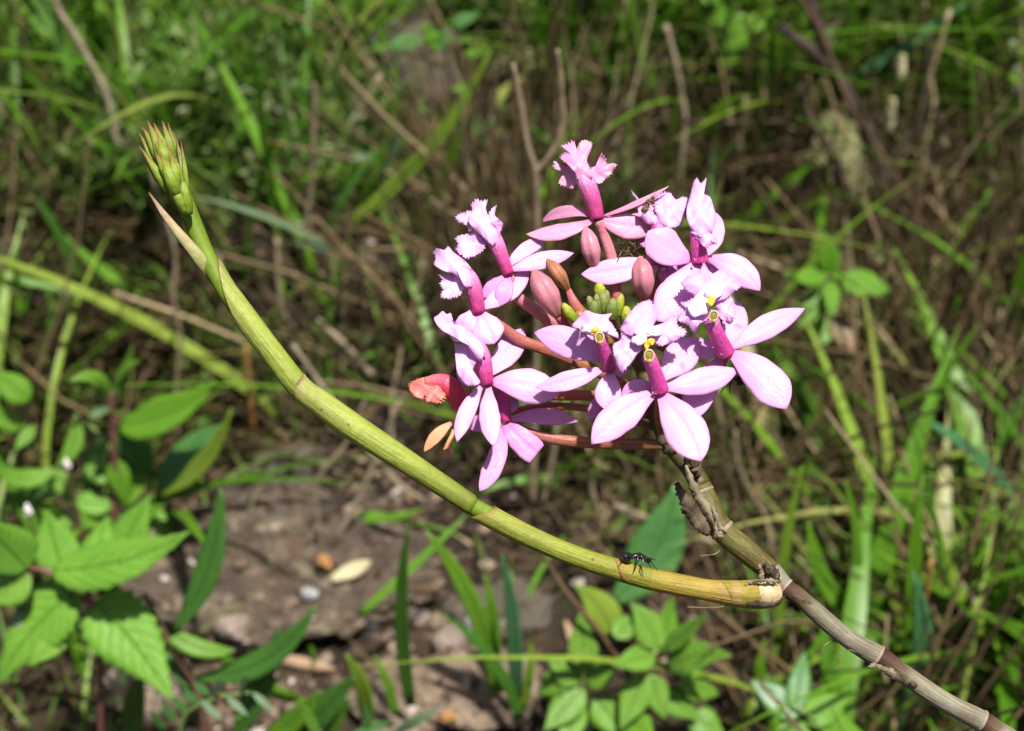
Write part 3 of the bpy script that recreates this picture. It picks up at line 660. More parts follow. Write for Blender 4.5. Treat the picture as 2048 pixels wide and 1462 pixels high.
tuft('grass_tuft', 'grass tuft with a bluish blade slanting above the pale seed pods', 'grass tuft', [
    ((1700, 163), (1934, 5), 24, 'blade_blue', .02, -.01), ((1943, 310), (1930, 30), 17, 'blade', .02, -.02), ((1962, 308), (2034, 178), 24, 'blade', -.02, 0), ((1770, 320), (1880, 260), 16, 'blade', .05, 0), ((2020, 360), (2060, 300), 26, 'blade', .05, 0), ((1940, 440), (1955, 260), 12, 'blade', 0, -.01)], (1940, 330))
tuft('grass_tuft', 'grass tuft of blue green blades arching over the pale grey green rock', 'grass tuft', [
    ((997, 262), (1300, 240), 20, 'blade', .13, -.01), ((1063, 218), (1170, 120), 28, 'blade_blue', .05, -.02), ((1020, 160), (1180, 140), 46, 'blade_blue', .10, -.01), ((1200, 130), (1300, 90), 24, 'blade', -.1, -.01)], (1060, 260))
tuft('grass_tuft', 'grass tuft of slanting green blades below the wavy brown stem', 'grass tuft', [
    ((290, 590), (130, 470), 22, 'blade', -.06, 0), ((188, 698), (285, 610), 18, 'blade', .05, 0), ((0, 548), (225, 600), 17, 'blade', .03, 0), ((160, 560), (60, 380), 18, 'blade_dark', .04, 0), ((-10, 600), (40, 480), 18, 'blade', .04, 0)], (230, 600))
tuft('grass_tuft', 'grass tuft of tall thin blades on the upper bank behind the shoot tip', 'grass tuft', [
    ((230, 180), (245, 20), 14, 'blade_light', .02, 0), ((590, 190), (635, -20), 18, 'blade', .03, 0), ((640, 210), (655, 0), 12, 'blade_light', -.02, 0), ((740, 180), (765, 0), 20, 'blade', .06, 0), ((530, 110), (545, -30), 12, 'blade', .02, 0)], (560, 215))
tuft('grass_tuft', 'grass tuft of long green blades standing on the bare soil before the boulder', 'grass tuft', [
    ((822, 1412), (818, 1045), 30, 'blade_dark', -.03, -.01), ((995, 1385), (852, 1060), 40, 'blade', .05, -.01), ((985, 1350), (968, 1150), 28, 'blade', .04, 0), ((1032, 1400), (1004, 1108), 32, 'blade_blue', .02, -.01),
    ((1045, 1420), (1062, 1265), 20, 'blade_light', .03, 0), ((1040, 1440), (880, 1225), 24, 'blade_dark', .08, 0), ((720, 1228), (935, 1026), 18, 'blade', .02, .02), ((735, 1445), (692, 1308), 34, 'blade_light', .05, -.01), ((790, 1430), (748, 1310), 20, 'blade', .04, 0)], (1000, 1400))
tuft('grass_tuft', 'lush grass tuft with broad upright blades below the grey jointed cane', 'grass tuft', [
    ((1800, 1480), (1828, 1145), 52, 'blade_blue', .05, -.01), ((1830, 1360), (1846, 950), 36, 'blade', -.03, 0), ((1692, 1225), (1618, 1045), 38, 'blade', -.08, 0), ((1556, 1290), (1605, 930), 22, 'blade_light', -.03, 0),
    ((1975, 1450), (2065, 1380), 30, 'blade_light', -.05, 0), ((2060, 1325), (1884, 1060), 32, 'blade_light', -.10, -.02), ((1700, 1230), (1690, 960), 22, 'blade', .05, 0), ((1730, 1462), (1900, 1300), 24, 'blade', .05, 0), ((1600, 1475), (1640, 1300), 22, 'blade_light', .10, 0), ((1560, 1470), (1530, 1280), 30, 'blade', -.1, 0), ((1850, 1462), (1880, 1330), 26, 'blade_dark', .05, 0)], (1800, 1470))
tuft('grass_tuft', 'grass tuft with a single bluish blade slanting out of the straw beyond the grey cane', 'grass tuft', [
    ((2060, 1045), (1822, 828), 32, 'blade_blue', .05, -.01), ((1845, 1010), (1858, 900), 18, 'blade', 0, 0)], (2050, 1060))
for nm, b, t, w, mt, bow, lb in [
    ('grass_blade', (1432, 848), (1665, 724), 20, 'blade', .03, 'sparse tuft with a green blade slanting through the straw behind the lowest petals'),
    ('grass_blade', (1110, 960), (960, 985), 18, 'blade', .06, 'sparse tuft with a short green blade lying behind the long drooping petal'),
    ('grass_blade', (668, 500), (385, 392), 13, 'leaf_grey', .03, 'sparse tuft with a grey green stalk like blade slanting behind the budding shoot tip'),
    ('grass_blade', (860, 395), (960, 360), 16, 'blade_light', .06, 'sparse tuft of a short yellow green blade beside the slender pale pink flower'),
    ('grass_blade', (700, 1032), (850, 1015), 18, 'blade', .08, 'sparse tuft with a short green blade lying along the back of the boulder')]:
    tuft('sparse_grass_tuft', lb, 'grass tuft', [(b, t, w, mt, bow, -.01), ((b[0] + 8, b[1] + 6), (b[0] + (t[0] - b[0]) * .45, b[1] + (t[1] - b[1]) * .3), w * .6, mt, -bow, 0.)])

# ------------------------------------------------------------------ broad leaved herbs
def herb(name, label, cat, y, root_px, stems, leaves):
    f = YP(root_px[0], root_px[1], y); f[2] = float(ground(f[0], y)); e = empty(name, f, label, cat)
    for pts, mt in stems:
        if pts[0] == 'root':
            px, py, _ = proj(f); pts = [(px, py + 10, pts[1])] + list(pts[2:])
        pstem('stem', e, pts, y, mt)
    for lf in leaves:
        b, t, w, mt, prof = lf[:5]; k = dict(lf[5]) if len(lf) > 5 else {}
        pleaf('leaf', e, b, t, w * (1.12 if name == 'bright_leaf_herb' else 1), y, mt, prof, **k)
    return e
S = dict(serr=.07, nlen=23, nu=6, fold=.18, cup=.2, wave=.05)
herb('leafy_herb', 'leafy green herb with a purple stem and pointed leaves beside the green shoot', 'herb', .47, (232, 1130),
     [(('root', 6, (233, 1080, 7), (230, 950, 7), (226, 850, 6), (222, 780, 5)), 'stem_purple'), (((150, 830, 4), (190, 860, 4), (224, 900, 4)), 'stem_green')],
     [((238, 850), (430, 760), 88, 'leaf', 'ovate', dict(bow=.10, dy=-.01, fold=.3, sag=.05, hint=(.1, -.6, .8))),
      ((315, 990), (463, 818), 44, 'leaf_yellow', 'lance', dict(bow=.08, dy=-.012)),
      ((312, 992), (445, 850), 60, 'leaf_blue', 'lance', dict(bow=-.08, dy=.008)),
      ((222, 800), (135, 765), 34, 'leaf_bright', 'lance', dict(bow=.22, dy=-.012, sag=.12)),
      ((224, 790), (264, 692), 30, 'leaf_bright', 'lance', dict(bow=.05, dy=-.005)),
      ((228, 785), (280, 722), 28, 'leaf_bright', 'lance', dict(bow=-.1, dy=-.01)),
      ((222, 815), (180, 838), 26, 'leaf_grey', 'lance', dict(dy=-.015, sag=.1)),
      ((150, 835), (110, 935), 40, 'leaf_bright', 'lance', dict(bow=-.16, dy=-.01)),
      ((110, 940), (-10, 940), 46, 'leaf', 'lance', dict(bow=-.14, dy=-.01)),
      ((215, 880), (170, 1010), 62, 'leaf_blue', 'ovate', dict(bow=.05, dy=.012)),
      ((240, 860), (305, 980), 66, 'leaf_blue', 'ovate', dict(bow=-.03, dy=.012)),
      ((250, 980), (290, 860), 44, 'leaf_dark', 'lance', dict(dy=.018)),
      ((228, 1060), (330, 1010), 60, 'leaf', 'ovate', dict(dy=-.006)),
      ((228, 1050), (150, 1030), 46, 'leaf', 'ovate', dict(dy=-.006)),
      ((60, 800), (-20, 740), 60, 'leaf', 'ovate', dict(dy=.0)), ((40, 860), (-30, 800), 50, 'leaf', 'ovate', dict(dy=.0)), ((70, 850), (30, 900), 30, 'leaf_bright', 'lance', dict(dy=-.01)),
      ((150, 990), (90, 930), 44, 'leaf_bright', 'ovate', dict(dy=.004)), ((225, 960), (160, 930), 40, 'leaf', 'ovate', dict(dy=.004)), ((235, 1000), (300, 950), 60, 'leaf', 'ovate', dict(dy=.0)), ((240, 1030), (345, 1035), 60, 'leaf_serr', 'ovate', dict(dy=.0)),
      ((222, 1010), (130, 1000), 56, 'leaf_serr', 'ovate', dict(dy=.0)), ((230, 920), (250, 1010), 50, 'leaf', 'ovate', dict(dy=-.004)), ((140, 1060), (60, 1000), 56, 'leaf_serr', 'ovate', dict(dy=.004)),
      ((120, 985), (0, 1010), 64, 'leaf_dark', 'lance', dict(dy=.02, bow=.05)),
      ((110, 1060), (0, 1060), 70, 'leaf_dark', 'lance', dict(dy=.02, bow=-.05))])
herb('serrate_leaf_herb', 'low herb with soft toothed heart shaped leaves and a drooping bud', 'herb', .37, (150, 1400),
     [(('root', 6, (200, 1300, 7), (190, 1215, 8), (110, 1150, 7), (60, 1135, 5)), 'stem_purple'), (((62, 1150, 4), (50, 1200, 3), (45, 1225, 3)), 'stem_purple')],
     [((105, 1140), (380, 1062), 108, 'leaf_serr', 'ovate', dict(S, bow=.06, dy=-.008, hint=(.05, -.55, .85))),
      ((190, 1205), (345, 1402), 135, 'leaf_serr', 'heart', dict(S, bow=-.04, dy=-.02)),
      ((125, 1150), (92, 1020), 92, 'leaf_serr', 'ovate', dict(S, dy=.01)),
      ((180, 1140), (215, 1030), 70, 'leaf_serr', 'ovate', dict(S, dy=.022)),
      ((230, 1120), (300, 990), 80, 'leaf_serr', 'ovate', dict(S, dy=.03, dyb=.02)),
      ((55, 1140), (-40, 1040), 110, 'leaf_serr', 'ovate', dict(S, dy=-.006)),
      ((60, 1150), (-30, 1210), 80, 'leaf_bright', 'ovate', dict(S, dy=-.006)),
      ((140, 1190), (-5, 1370), 130, 'leaf_serr', 'heart', dict(S, bow=.06, dy=-.012)),
      ((150, 1165), (95, 1290), 92, 'leaf_serr', 'ovate', dict(S, dy=.006)),
      ((130, 1250), (55, 1330), 60, 'leaf_bright', 'ovate', dict(S, dy=-.018, bow=-.05))])
hb = [o for o in col.objects if o.name == 'serrate_leaf_herb'][0]
mk('drooping_bud', pxblob(47, 1248, .37, 24, 32, 20, 10, YP), 'bud_fuzzy', hb, YP(47, 1248, .37))
herb('bright_leaf_herb', 'bright green herb with opposite pointed leaves behind the ant on the shoot', 'herb', .375, (1270, 1480),
     [(('root', 6, (1275, 1440, 6), (1290, 1330, 6), (1315, 1300, 5)), 'stem_green'), (((1180, 1470, 5), (1165, 1380, 5), (1170, 1300, 4)), 'stem_green')],
     [((1335, 1335), (1462, 1312), 66, 'leaf_bright', 'ovate', dict(bow=-.08, dy=-.012, hint=(.1, -.5, .85))),
      ((1330, 1300), (1416, 1225), 34, 'leaf_bright', 'ovate', dict(dy=-.004)),
      ((1318, 1300), (1262, 1205), 62, 'leaf_bright', 'ovate', dict(dy=.008, bow=.05)),
      ((1310, 1310), (1225, 1330), 50, 'leaf_bright', 'ovate', dict(dy=-.01)),
      ((1322, 1305), (1345, 1190), 44, 'leaf', 'ovate', dict(dy=.01)),
      ((1165, 1375), (1088, 1462), 62, 'leaf_bright', 'ovate', dict(dy=-.012)),
      ((1160, 1365), (1095, 1310), 56, 'leaf_bright', 'ovate', dict(dy=.004)),
      ((1170, 1340), (1160, 1225), 56, 'leaf_bright', 'ovate', dict(dy=.008)),
      ((1175, 1370), (1240, 1320), 50, 'leaf_bright', 'ovate', dict(dy=.0)),
      ((1290, 1350), (1240, 1460), 58, 'leaf_bright', 'ovate', dict(dy=-.012)),
      ((1300, 1350), (1330, 1440), 50, 'leaf_bright', 'ovate', dict(dy=-.008)),
      ((1190, 1395), (1260, 1480), 66, 'leaf', 'ovate', dict(dy=-.01)),
      ((1150, 1400), (1130, 1500), 60, 'leaf_bright', 'ovate', dict(dy=-.016)),
      ((1225, 1270), (1150, 1170), 66, 'leaf_yellow', 'ovate', dict(dy=.012, dyb=.01, bow=.08)),
      ((1320, 1380), (1400, 1440), 56, 'leaf_bright', 'ovate', dict(dy=-.004)),
      ((1230, 1275), (1275, 1225), 44, 'leaf_bright', 'ovate', dict(dy=.01)),
      ((1360, 1360), (1440, 1390), 58, 'leaf_bright', 'ovate', dict(dy=.006)), ((1340, 1300), (1390, 1270), 44, 'leaf_bright', 'ovate', dict(dy=.012)),
      ((1240, 1420), (1310, 1480), 66, 'leaf', 'ovate', dict(dy=-.014)), ((1130, 1350), (1075, 1390), 50, 'leaf_bright', 'ovate', dict(dy=.0)), ((1380, 1430), (1450, 1470), 60, 'leaf', 'ovate', dict(dy=-.004))])
herb('large_leaf_plant', 'single large smooth blue green leaf on a dark purple stalk behind the ant', 'plant', .41, (1390, 1500),
     [(('root', 6, (1388, 1462, 6), (1300, 1310, 6), (1225, 1205, 5)), 'stem_purple')],
     [((1225, 1205), (1352, 968), 112, 'leaf_blue', 'lance', dict(bow=.10, dy=.015, fold=.25, wave=.03))])
herb('lance_leaf_plant', 'plant with long dark lance shaped leaves on a dark stem before the boulder', 'plant', .375, (405, 1480),
     [(('root', 7, (400, 1400, 8), (340, 1290, 7), (290, 1190, 6)), 'stem_brown')],
     [((345, 1265), (440, 975), 58, 'leaf_dark', 'lance', dict(bow=.08, dy=.01)), ((390, 1355), (632, 1210), 58, 'leaf_dark', 'lance', dict(bow=.12, dy=-.005)),
      ((465, 1480), (560, 1255), 62, 'leaf_dark', 'lance', dict(bow=.02, dy=.0)), ((590, 1480), (710, 1352), 60, 'leaf_dark', 'lance', dict(bow=.0, dy=-.006)),
      ((345, 1270), (470, 1300), 38, 'leaf_bright', 'blade', dict(bow=.1, dy=-.004)), ((380, 1380), (300, 1240), 40, 'leaf_dark', 'lance', dict(dy=.015)), ((420, 1420), (345, 1330), 44, 'leaf_dark', 'lance', dict(dy=.01)),
      ((520, 1480), (640, 1380), 50, 'leaf', 'lance', dict(bow=.05, dy=-.01)), ((470, 1440), (560, 1350), 34, 'leaf_bright', 'lance', dict(dy=.006)), ((640, 1490), (700, 1395), 40, 'leaf_bright', 'lance', dict(dy=-.01)),
      ((430, 1300), (640, 1410), 36, 'leaf', 'lance', dict(bow=.06, dy=.02)), ((250, 1500), (285, 1340), 60, 'leaf_dark', 'lance', dict(dy=-.01))])
herb('broad_leaf_seedling', 'small seedling with rounded green leaves and one reddening leaf in the straw', 'herb', .55, (1670, 800),
     [(('root', 4, (1668, 720, 4), (1664, 620, 4), (1660, 545, 3)), 'stem_brown')],
     [((1660, 552), (1640, 458), 48, 'leaf', 'ovate', dict(dy=.0, bow=.06)), ((1655, 545), (1565, 545), 42, 'leaf', 'ovate', dict(dy=-.01, bow=-.08)), ((1690, 545), (1785, 578), 68, 'leaf', 'ovate', dict(dy=-.012, bow=.1)),
      ((1655, 580), (1590, 660), 56, 'leaf', 'ovate', dict(dy=-.012)), ((1662, 635), (1645, 690), 50, 'leaf', 'ovate', dict(dy=-.01)), ((1672, 630), (1706, 714), 50, 'leaf_red', 'ovate', dict(dy=-.015)), ((1662, 560), (1664, 640), 34, 'leaf', 'ovate', dict(dy=-.02)), ((1665, 545), (1690, 560), 24, 'leaf', 'ovate', {})])
herb('heart_leaf_climber', 'climber with a pale heart shaped leaf hanging in front of the upper grass', 'plant', .70, (1500, 190),
     [(('root', 4, (1495, 120, 4), (1480, 30, 4), (1440, -40, 4)), 'stem_brown')],
     [((1470, 25), (1448, 148), 78, 'leaf', 'heart', dict(dy=-.01, cup=.1)), ((1460, 10), (1390, 60), 60, 'leaf', 'ovate', dict(dy=.0)), ((1440, 0), (1370, -30), 50, 'leaf', 'ovate', {}), ((1490, 60), (1550, 20), 40, 'leaf_bright', 'ovate', {})])
herb('round_leaf_herb', 'small blue green herb with rounded leaves beside the pale grey green rock', 'herb', .67, (970, 330),
     [(('root', 3, (975, 280, 3), (960, 180, 3), (900, 60, 3)), 'stem_brown')],
     [((970, 220), (968, 295), 44, 'leaf_blue', 'ovate', dict(dy=-.01)), ((900, 60), (860, 110), 34, 'leaf_blue', 'ovate', {}), ((905, 50), (960, 25), 34, 'leaf_blue', 'ovate', {}), ((930, 110), (985, 95), 28, 'leaf', 'ovate', {}), ((955, 170), (900, 180), 30, 'leaf', 'ovate', {}), ((840, 80), (770, 90), 46, 'leaf_blue', 'ovate', {}), ((880, 100), (840, 40), 34, 'leaf', 'ovate', {})])
herb('arching_leaf_herb', 'slender grey green herb with two arching leaves in front of the fine turf', 'herb', .63, (770, 520),
     [(('root', 3, (765, 450, 3), (762, 340, 3)), 'stem_green')],
     [((762, 345), (796, 235), 28, 'leaf_grey', 'lance', dict(bow=.08, dy=-.006)), ((760, 340), (700, 325), 18, 'leaf_grey', 'lance', dict(bow=.25, dy=-.01)), ((764, 400), (745, 290), 20, 'leaf_bright', 'lance', dict(dy=.004))])
herb('fern_like_herb', 'low grey green herb with narrow leaflets at the foot of the lance leaved plant', 'herb', .345, (380, 1500),
     [(('root', 4, (360, 1470, 4), (420, 1400, 3), (500, 1385, 3)), 'stem_green')],
     [((400 + 26 * i, 1400 - 4 * i), (400 + 26 * i + (-1) ** i * 14 + 30, 1400 - 4 * i + (-1) ** i * 40), 16, 'leaf_grey', 'lance', dict(dy=-.004)) for i in range(5)] +
     [((330 + 22 * i, 1462 - 18 * i), (300 + 22 * i, 1420 - 14 * i), 18, 'leaf_blue', 'lance', {}) for i in range(5)] + [((780, 1470), (880, 1415), 22, 'leaf_grey', 'lance', {}), ((740, 1470), (730, 1410), 18, 'leaf_blue', 'lance', {}), ((700, 1470), (790, 1440), 18, 'leaf_blue', 'lance', {}), ((640, 1480), (600, 1400), 22, 'leaf_bright', 'lance', {})])
herb('soft_leaf_herb', 'broad soft green leaves filling the corner below the grey cane', 'herb', .36, (1650, 1500),
     [(('root', 5, (1640, 1470, 5), (1600, 1420, 5)), 'stem_green')],
     [((1600, 1430), (1500, 1360), 70, 'leaf_blue', 'ovate', dict(dy=.01)), ((1610, 1440), (1700, 1390), 70, 'leaf', 'ovate', dict(dy=.01)), ((1600, 1440), (1560, 1530), 80, 'leaf', 'ovate', dict(dy=-.01)), ((1640, 1450), (1740, 1480), 70, 'leaf', 'ovate', {}), ((1590, 1420), (1610, 1300), 50, 'leaf_blue', 'ovate', dict(dy=.02))])
# small white flower heads and yellow flowers
for px, py, y, s, lb in [(55, 1018, .42, 9, 'tiny white bud on a thin stalk beside the toothed leaves'), (133, 926, .46, 8, 'tiny white bud above the dark lower leaves'), (1702, 1137, .50, 17, 'white fluffy seed head beside the grey cane')]:
    gx_ = YP(px, py, y); zg = float(ground(gx_[0], y)); bx, by, _ = proj((gx_[0], y, zg))
    e = empty('small_white_flower', (gx_[0], y, zg), lb, 'flower')
    pstem('stalk', e, [(bx, by, 3), ((px + bx) / 2 + 6, (py + by) / 2, 3), (px, py, 3)], y, 'stem_brown')
    mk('flower_head', merge(*[pxblob(px + dx * s, py + dy_ * s, y, s * q, s * q * 1.1, None, 0, YP) for dx, dy_, q in ((0, 0, .8), (.5, .7, .7), (-.2, 1.1, .5), (-.1, -.8, .45))]), 'white_bud', e, gx_)
for px, py, lb in [(258, 8, 'yellow flower beside the top of the wavy brown stem'), (352, 20, 'yellow flower among the fine turf at the top'), (372, 15, 'smaller yellow flower close to another in the turf')]:
    g = GP(px, py + 30); y = g[1]; c = YP(px, py, y); e = empty('yellow_flower', g, lb, 'flower')
    pstem('stalk', e, [(px, py + 34, 2), (px, py, 2)], y, 'stem_green')
    for k in range(5):
        a = 1.2566 * k; d = np.array((math.cos(a), -.3, math.sin(a))) * .005; mk('petal', leaf_geo(c, c + d, .004, 'ovate', nlen=7, nu=3), 'yellow_petal', e, c)

# ------------------------------------------------------------------ twigs, dry stalks, dead leaves
e = empty('forked_twig', foot(1065, 1000), 'forked grey twig standing upright beside the topmost flower', 'twig')
yt = foot(1065, 1000)[1] - .03
pstem('stem', e, [(1065, 1010, 7), (1070, 800, 7), (1076, 560, 7), (1074, 445, 6.5), (1071, 345, 6.5), (1055, 291, 6), (1041, 205, 5.5), (1026, 126, 4)], yt, 'twig', 40, 8, wob=.35)
pstem('branch', e, [(1072, 345, 6), (1106, 301, 6), (1125, 246, 5.5), (1123, 171, 5), (1115, 99, 3.5)], yt, 'twig', 26, 8, wob=.4)
stalk('bare_twig', [(1352, 480, 8), (1355, 390, 8), (1370, 256, 8), (1366, 205, 8), (1350, 120, 8), (1331, 50, 9)], 'twig_pale', 'straight pale twig rising behind the topmost flower', 'twig', n=30)
o = stalk('wavy_stem', [(330, 480, 6), (300, 330, 8), (262, 299, 8), (236, 286, 8), (225, 240, 8), (212, 185, 9), (190, 140, 9), (150, 70, 9), (118, 20, 9), (100, -40, 9)], 'twig_pale', 'wavy tan stem snaking down to the budding shoot tip', 'stem', n=50)
stalk('dark_twig', [(20, 130, 3), (70, 75, 3.5), (116, 30, 4), (150, -30, 4)], 'twig_dark', 'thin dark twig touching the wavy tan stem', 'twig', y=foot(20, 130)[1] - .01)
ystk = foot(554, 680)[1] - .012
for pts, mt, lb in [
    ([(585, 668, 8), (560, 600, 7), (554, 478, 7)], 'twig_pale', 'pale broken stalk close behind the upper half of the green shoot'),
    ([(510, 868, 7), (500, 790, 8), (492, 693, 7)], 'straw_o', 'orange brown straw standing behind the green shoot'),
    ([(358, 890, 6), (352, 780, 7), (362, 680, 6), (346, 590, 7), (352, 520, 6), (335, 440, 5)], 'twig', 'wavy grey brown dry stem above the pointed leaved herb'),
    ([(745, 750, 8), (690, 690, 9), (635, 640, 8)], 'twig_pale', 'pale stick slanting in the dry grass between shoot and flowers'),
    ([(492, 685, 6), (360, 630, 7), (228, 586, 8)], 'straw_t', 'tan jointed grass culm reaching towards the green shoot'),
    ([(850, 1002, 6), (790, 960, 8), (700, 850, 7), (585, 688, 6)], 'twig_pale', 'long pale stick running close behind the green shoot'),
    ([(643, 1120, 4), (638, 1040, 5), (631, 967, 6), (694, 884, 6), (730, 800, 5)], 'twig', 'bent dry stalk standing on the dark boulder'),
    ([(668, 1090, 6), (720, 990, 7), (755, 910, 7), (800, 800, 6)], 'twig_pale', 'slanting dry stalk between boulder and green shoot'),
    ([(1352, 1470, 7), (1280, 1380, 7), (1200, 1265, 7), (1124, 1172, 6), (1060, 1060, 5)], 'stem_brown', 'brown stem slanting across the bright leaved herb'),
    ([(1866, 800, 8), (1800, 715, 8), (1731, 627, 7)], 'straw_t', 'tan straw slanting down just beside the reddening leaf of the seedling'),
    ([(1919, 700, 7), (1980, 645, 7), (2040, 592, 6)], 'twig_pale', 'pale cut stick leaning in the straw beyond the seedling'),
    ([(1846, 950, 7), (1800, 860, 9), (1778, 792, 6)], 'straw_t', 'broad tan straw below the seedling with the reddening leaf'),
    ([(2060, 548, 7), (1950, 528, 8), (1848, 520, 8)], 'straw_t', 'horizontal tan straw beyond the seedling'),
    ([(2055, 830, 6), (2010, 740, 6), (1968, 668, 6)], 'straw_t', 'thin tan straw leaning beside the pale cut stick'),
    ([(1480, 1000, 8), (1445, 860, 8), (1430, 780, 7), (1420, 700, 6)], 'twig', 'grey brown dry stem behind the lowest front petal'),
    ([(1700, 985, 6), (1620, 890, 7), (1560, 800, 7), (1500, 730, 6)], 'straw_t', 'long tan straw slanting below the flower with the widest reaching petals'),
    ([(1560, 1180, 5), (1540, 1060, 6), (1480, 940, 6), (1470, 860, 5)], 'twig', 'dry stalk passing behind the joint of the cane'),
    ([(1820, 1475, 6), (1840, 1290, 6), (1862, 1120, 6)], 'straw_o', 'orange tan straw among the lush blades'),
    ([(1868, 1352, 6), (1930, 1295, 6), (1995, 1235, 5)], 'straw_o', 'orange brown stick leaning against the lush grass'),
    ([(1280, 1040, 6), (1230, 1010, 6), (1330, 1050, 7), (1430, 1085, 7)], 'twig_pale', 'pale stick lying behind the papery sheath of the cane'),
    ([(1290, 1280, 5), (1330, 1200, 6), (1300, 1130, 6)], 'twig', 'short grey twig under the ant'),
    ([(1085, 1010, 6), (1110, 880, 7), (1105, 760, 7)], 'twig_pale', 'pale vertical straw behind the nibbled pink flower'),
    ([(1180, 960, 7), (1190, 1000, 7), (1215, 1050, 7), (1225, 1080, 6)], 'twig_pale', 'broken pale stalk behind the big smooth leaf'),
    ([(600, 520, 5), (622, 380, 6), (630, 200, 6), (628, 165, 4)], 'twig', 'thin grey brown stem at the edge of the fine turf'),
    ([(660, 360, 4), (700, 260, 6), (760, 150, 7)], 'twig_pale', 'pale grass stalk slanting in front of the turf'),
    ([(1530, 470, 7), (1480, 330, 6), (1492, 190, 6)], 'twig', 'dry stem between the crossing blades and the twig'),
    ([(1890, 640, 5), (1830, 420, 5), (1700, 210, 5), (1640, 60, 5), (1590, -20, 5)], 'stem_brown', 'long thin brown stem arching behind the dark woody stem'),
    ([(2060, 480, 5), (1990, 370, 5), (1880, 240, 5), (1850, 190, 4)], 'twig_dark', 'thin dark stem arching towards the grey green lichen rock'),
    ([(1750, 470, 6), (1800, 330, 7), (1860, 150, 7), (1900, 20, 7)], 'straw_t', 'tan stalk leaning behind the pale seed pods')]:
    stalk('dry_stalk', pts, mt, lb, 'stalk', n=20)
e = empty('woody_stem', foot(1830, 520), 'dark rough woody stem with stubs at the back of the straw', 'shrub')
yw = foot(1830, 520)[1] - .03
pstem('trunk', e, [(1835, 530, 18), (1811, 438, 17), (1768, 347, 16), (1731, 256, 15), (1694, 183, 14), (1629, 106, 12), (1563, 55, 9)], yw, 'twig_dark', 40, 9, wob=.5)
pstem('branch', e, [(1690, 180, 10), (1654, 110, 12), (1618, 0, 13), (1590, -60, 12)], yw, 'twig_dark', 22, 9, wob=.5)
pstem('branch', e, [(1745, 470, 7), (1700, 390, 9), (1660, 300, 10), (1625, 250, 8), (1600, 170, 8)], yw, 'twig_dark', 24, 9, wob=.6)
pstem('branch', e, [(1768, 347, 8), (1830, 250, 8), (1850, 170, 7), (1860, 60, 6)], yw, 'twig_dark', 20, 8, wob=.4)
for px, py, L, a, lb in [(1800, 140, 64, 78, 'upper pale twisted seed pod hanging by the dark woody stem'), (1780, 235, 80, 80, 'lower pale twisted seed pod hanging by the dark woody stem')]:
    y = yw - .012; a = R(a)
    tag(pleaf('seed_pod', None, (px + math.cos(a) * L / 2, py - math.sin(a) * L / 2), (px - math.cos(a) * L / 2, py + math.sin(a) * L / 2), 30, y, 'dead_leaf', 'narrow', twist=1.8, cup=.6, bow=.06), lb, 'seed pod')
for b, t, w, mt, prof, lb, kw in [
    ((662, 1158), (742, 1122), 34, 'dead_leaf', 'narrow', 'cream coloured dead leaf lying on the dark boulder', dict(cup=.4)),
    ((385, 1170), (413, 1142), 26, 'dead_leaf_y', 'narrow', 'small yellow dead leaf on the tan stone', dict(cup=.3)),
    ((405, 385), (488, 332), 17, 'dead_leaf_t', 'narrow', 'tan dead leaf caught in the grass beside the budding tip', dict(cup=.5)),
    ((526, 1308), (670, 1338), 27, 'dead_leaf_t', 'narrow', 'long curled tan dead leaf on the soil before the boulder', dict(cup=1.0)),
    ((1325, 226), (1432, 236), 18, 'dead_leaf_t', 'narrow', 'pinkish dry leaf lying across the upper grass', dict(cup=.4)),
    ((1545, 200), (1580, 210), 26, 'dead_leaf_t', 'ovate', 'small tan dead leaf beside the dark woody stem', dict(cup=.4)),
    ((640, 1110), (665, 1140), 24, 'dead_leaf_o', 'ovate', 'small orange dead leaf next to the cream leaf', dict(cup=.3)),
    ((880, 1440), (915, 1425), 22, 'dead_leaf_o', 'ovate', 'orange dead leaf scrap on the tan stone', dict(cup=.3)),
    ((2045, 1310), (1948, 1350), 26, 'dead_leaf_t', 'narrow', 'curled tan dead leaf hanging in the lush blades', dict(cup=1.0, bow=.25)),
    ((1690, 1180), (1690, 1260), 36, 'dead_leaf_t', 'ovate', 'greyish withered leaf hanging below the cane joint', dict(cup=.5)),
    ((1690, 1370), (1670, 1450), 32, 'dead_leaf_t', 'ovate', 'crumpled withered leaf under the dark ring of the cane', dict(cup=.7, wave=.3)),
    ((1610, 540), (1660, 560), 22, 'dead_leaf_t', 'narrow', 'short pale dead leaf behind the seedling', dict(cup=.3)),
    ((570, 545), (650, 548), 14, 'dead_leaf_t', 'narrow', 'narrow pale dead leaf behind the green shoot', dict(cup=.3)),
    ((1130, 1240), (1160, 1310), 20, 'dead_leaf_t', 'narrow', 'tan dead grass leaf beside the bright leaved herb', dict(cup=.4))]:
    g0 = GPR(*b); g1 = GPR(*t); y0 = g0[1] - .004
    tag(pleaf('dead_leaf', None, b, t, w, y0, mt, prof, dy=max(-.03, min(.03, g1[1] - g0[1])), **kw), lb, 'dead leaf')

# ------------------------------------------------------------------ the orchid
GX = P(2048, 1462, -8)
root = np.array((.30, .20, float(ground(.30, .20))))
orchid = empty('orchid', root, 'orchid with a head of pink fringed flowers and a curving green side shoot', 'orchid')
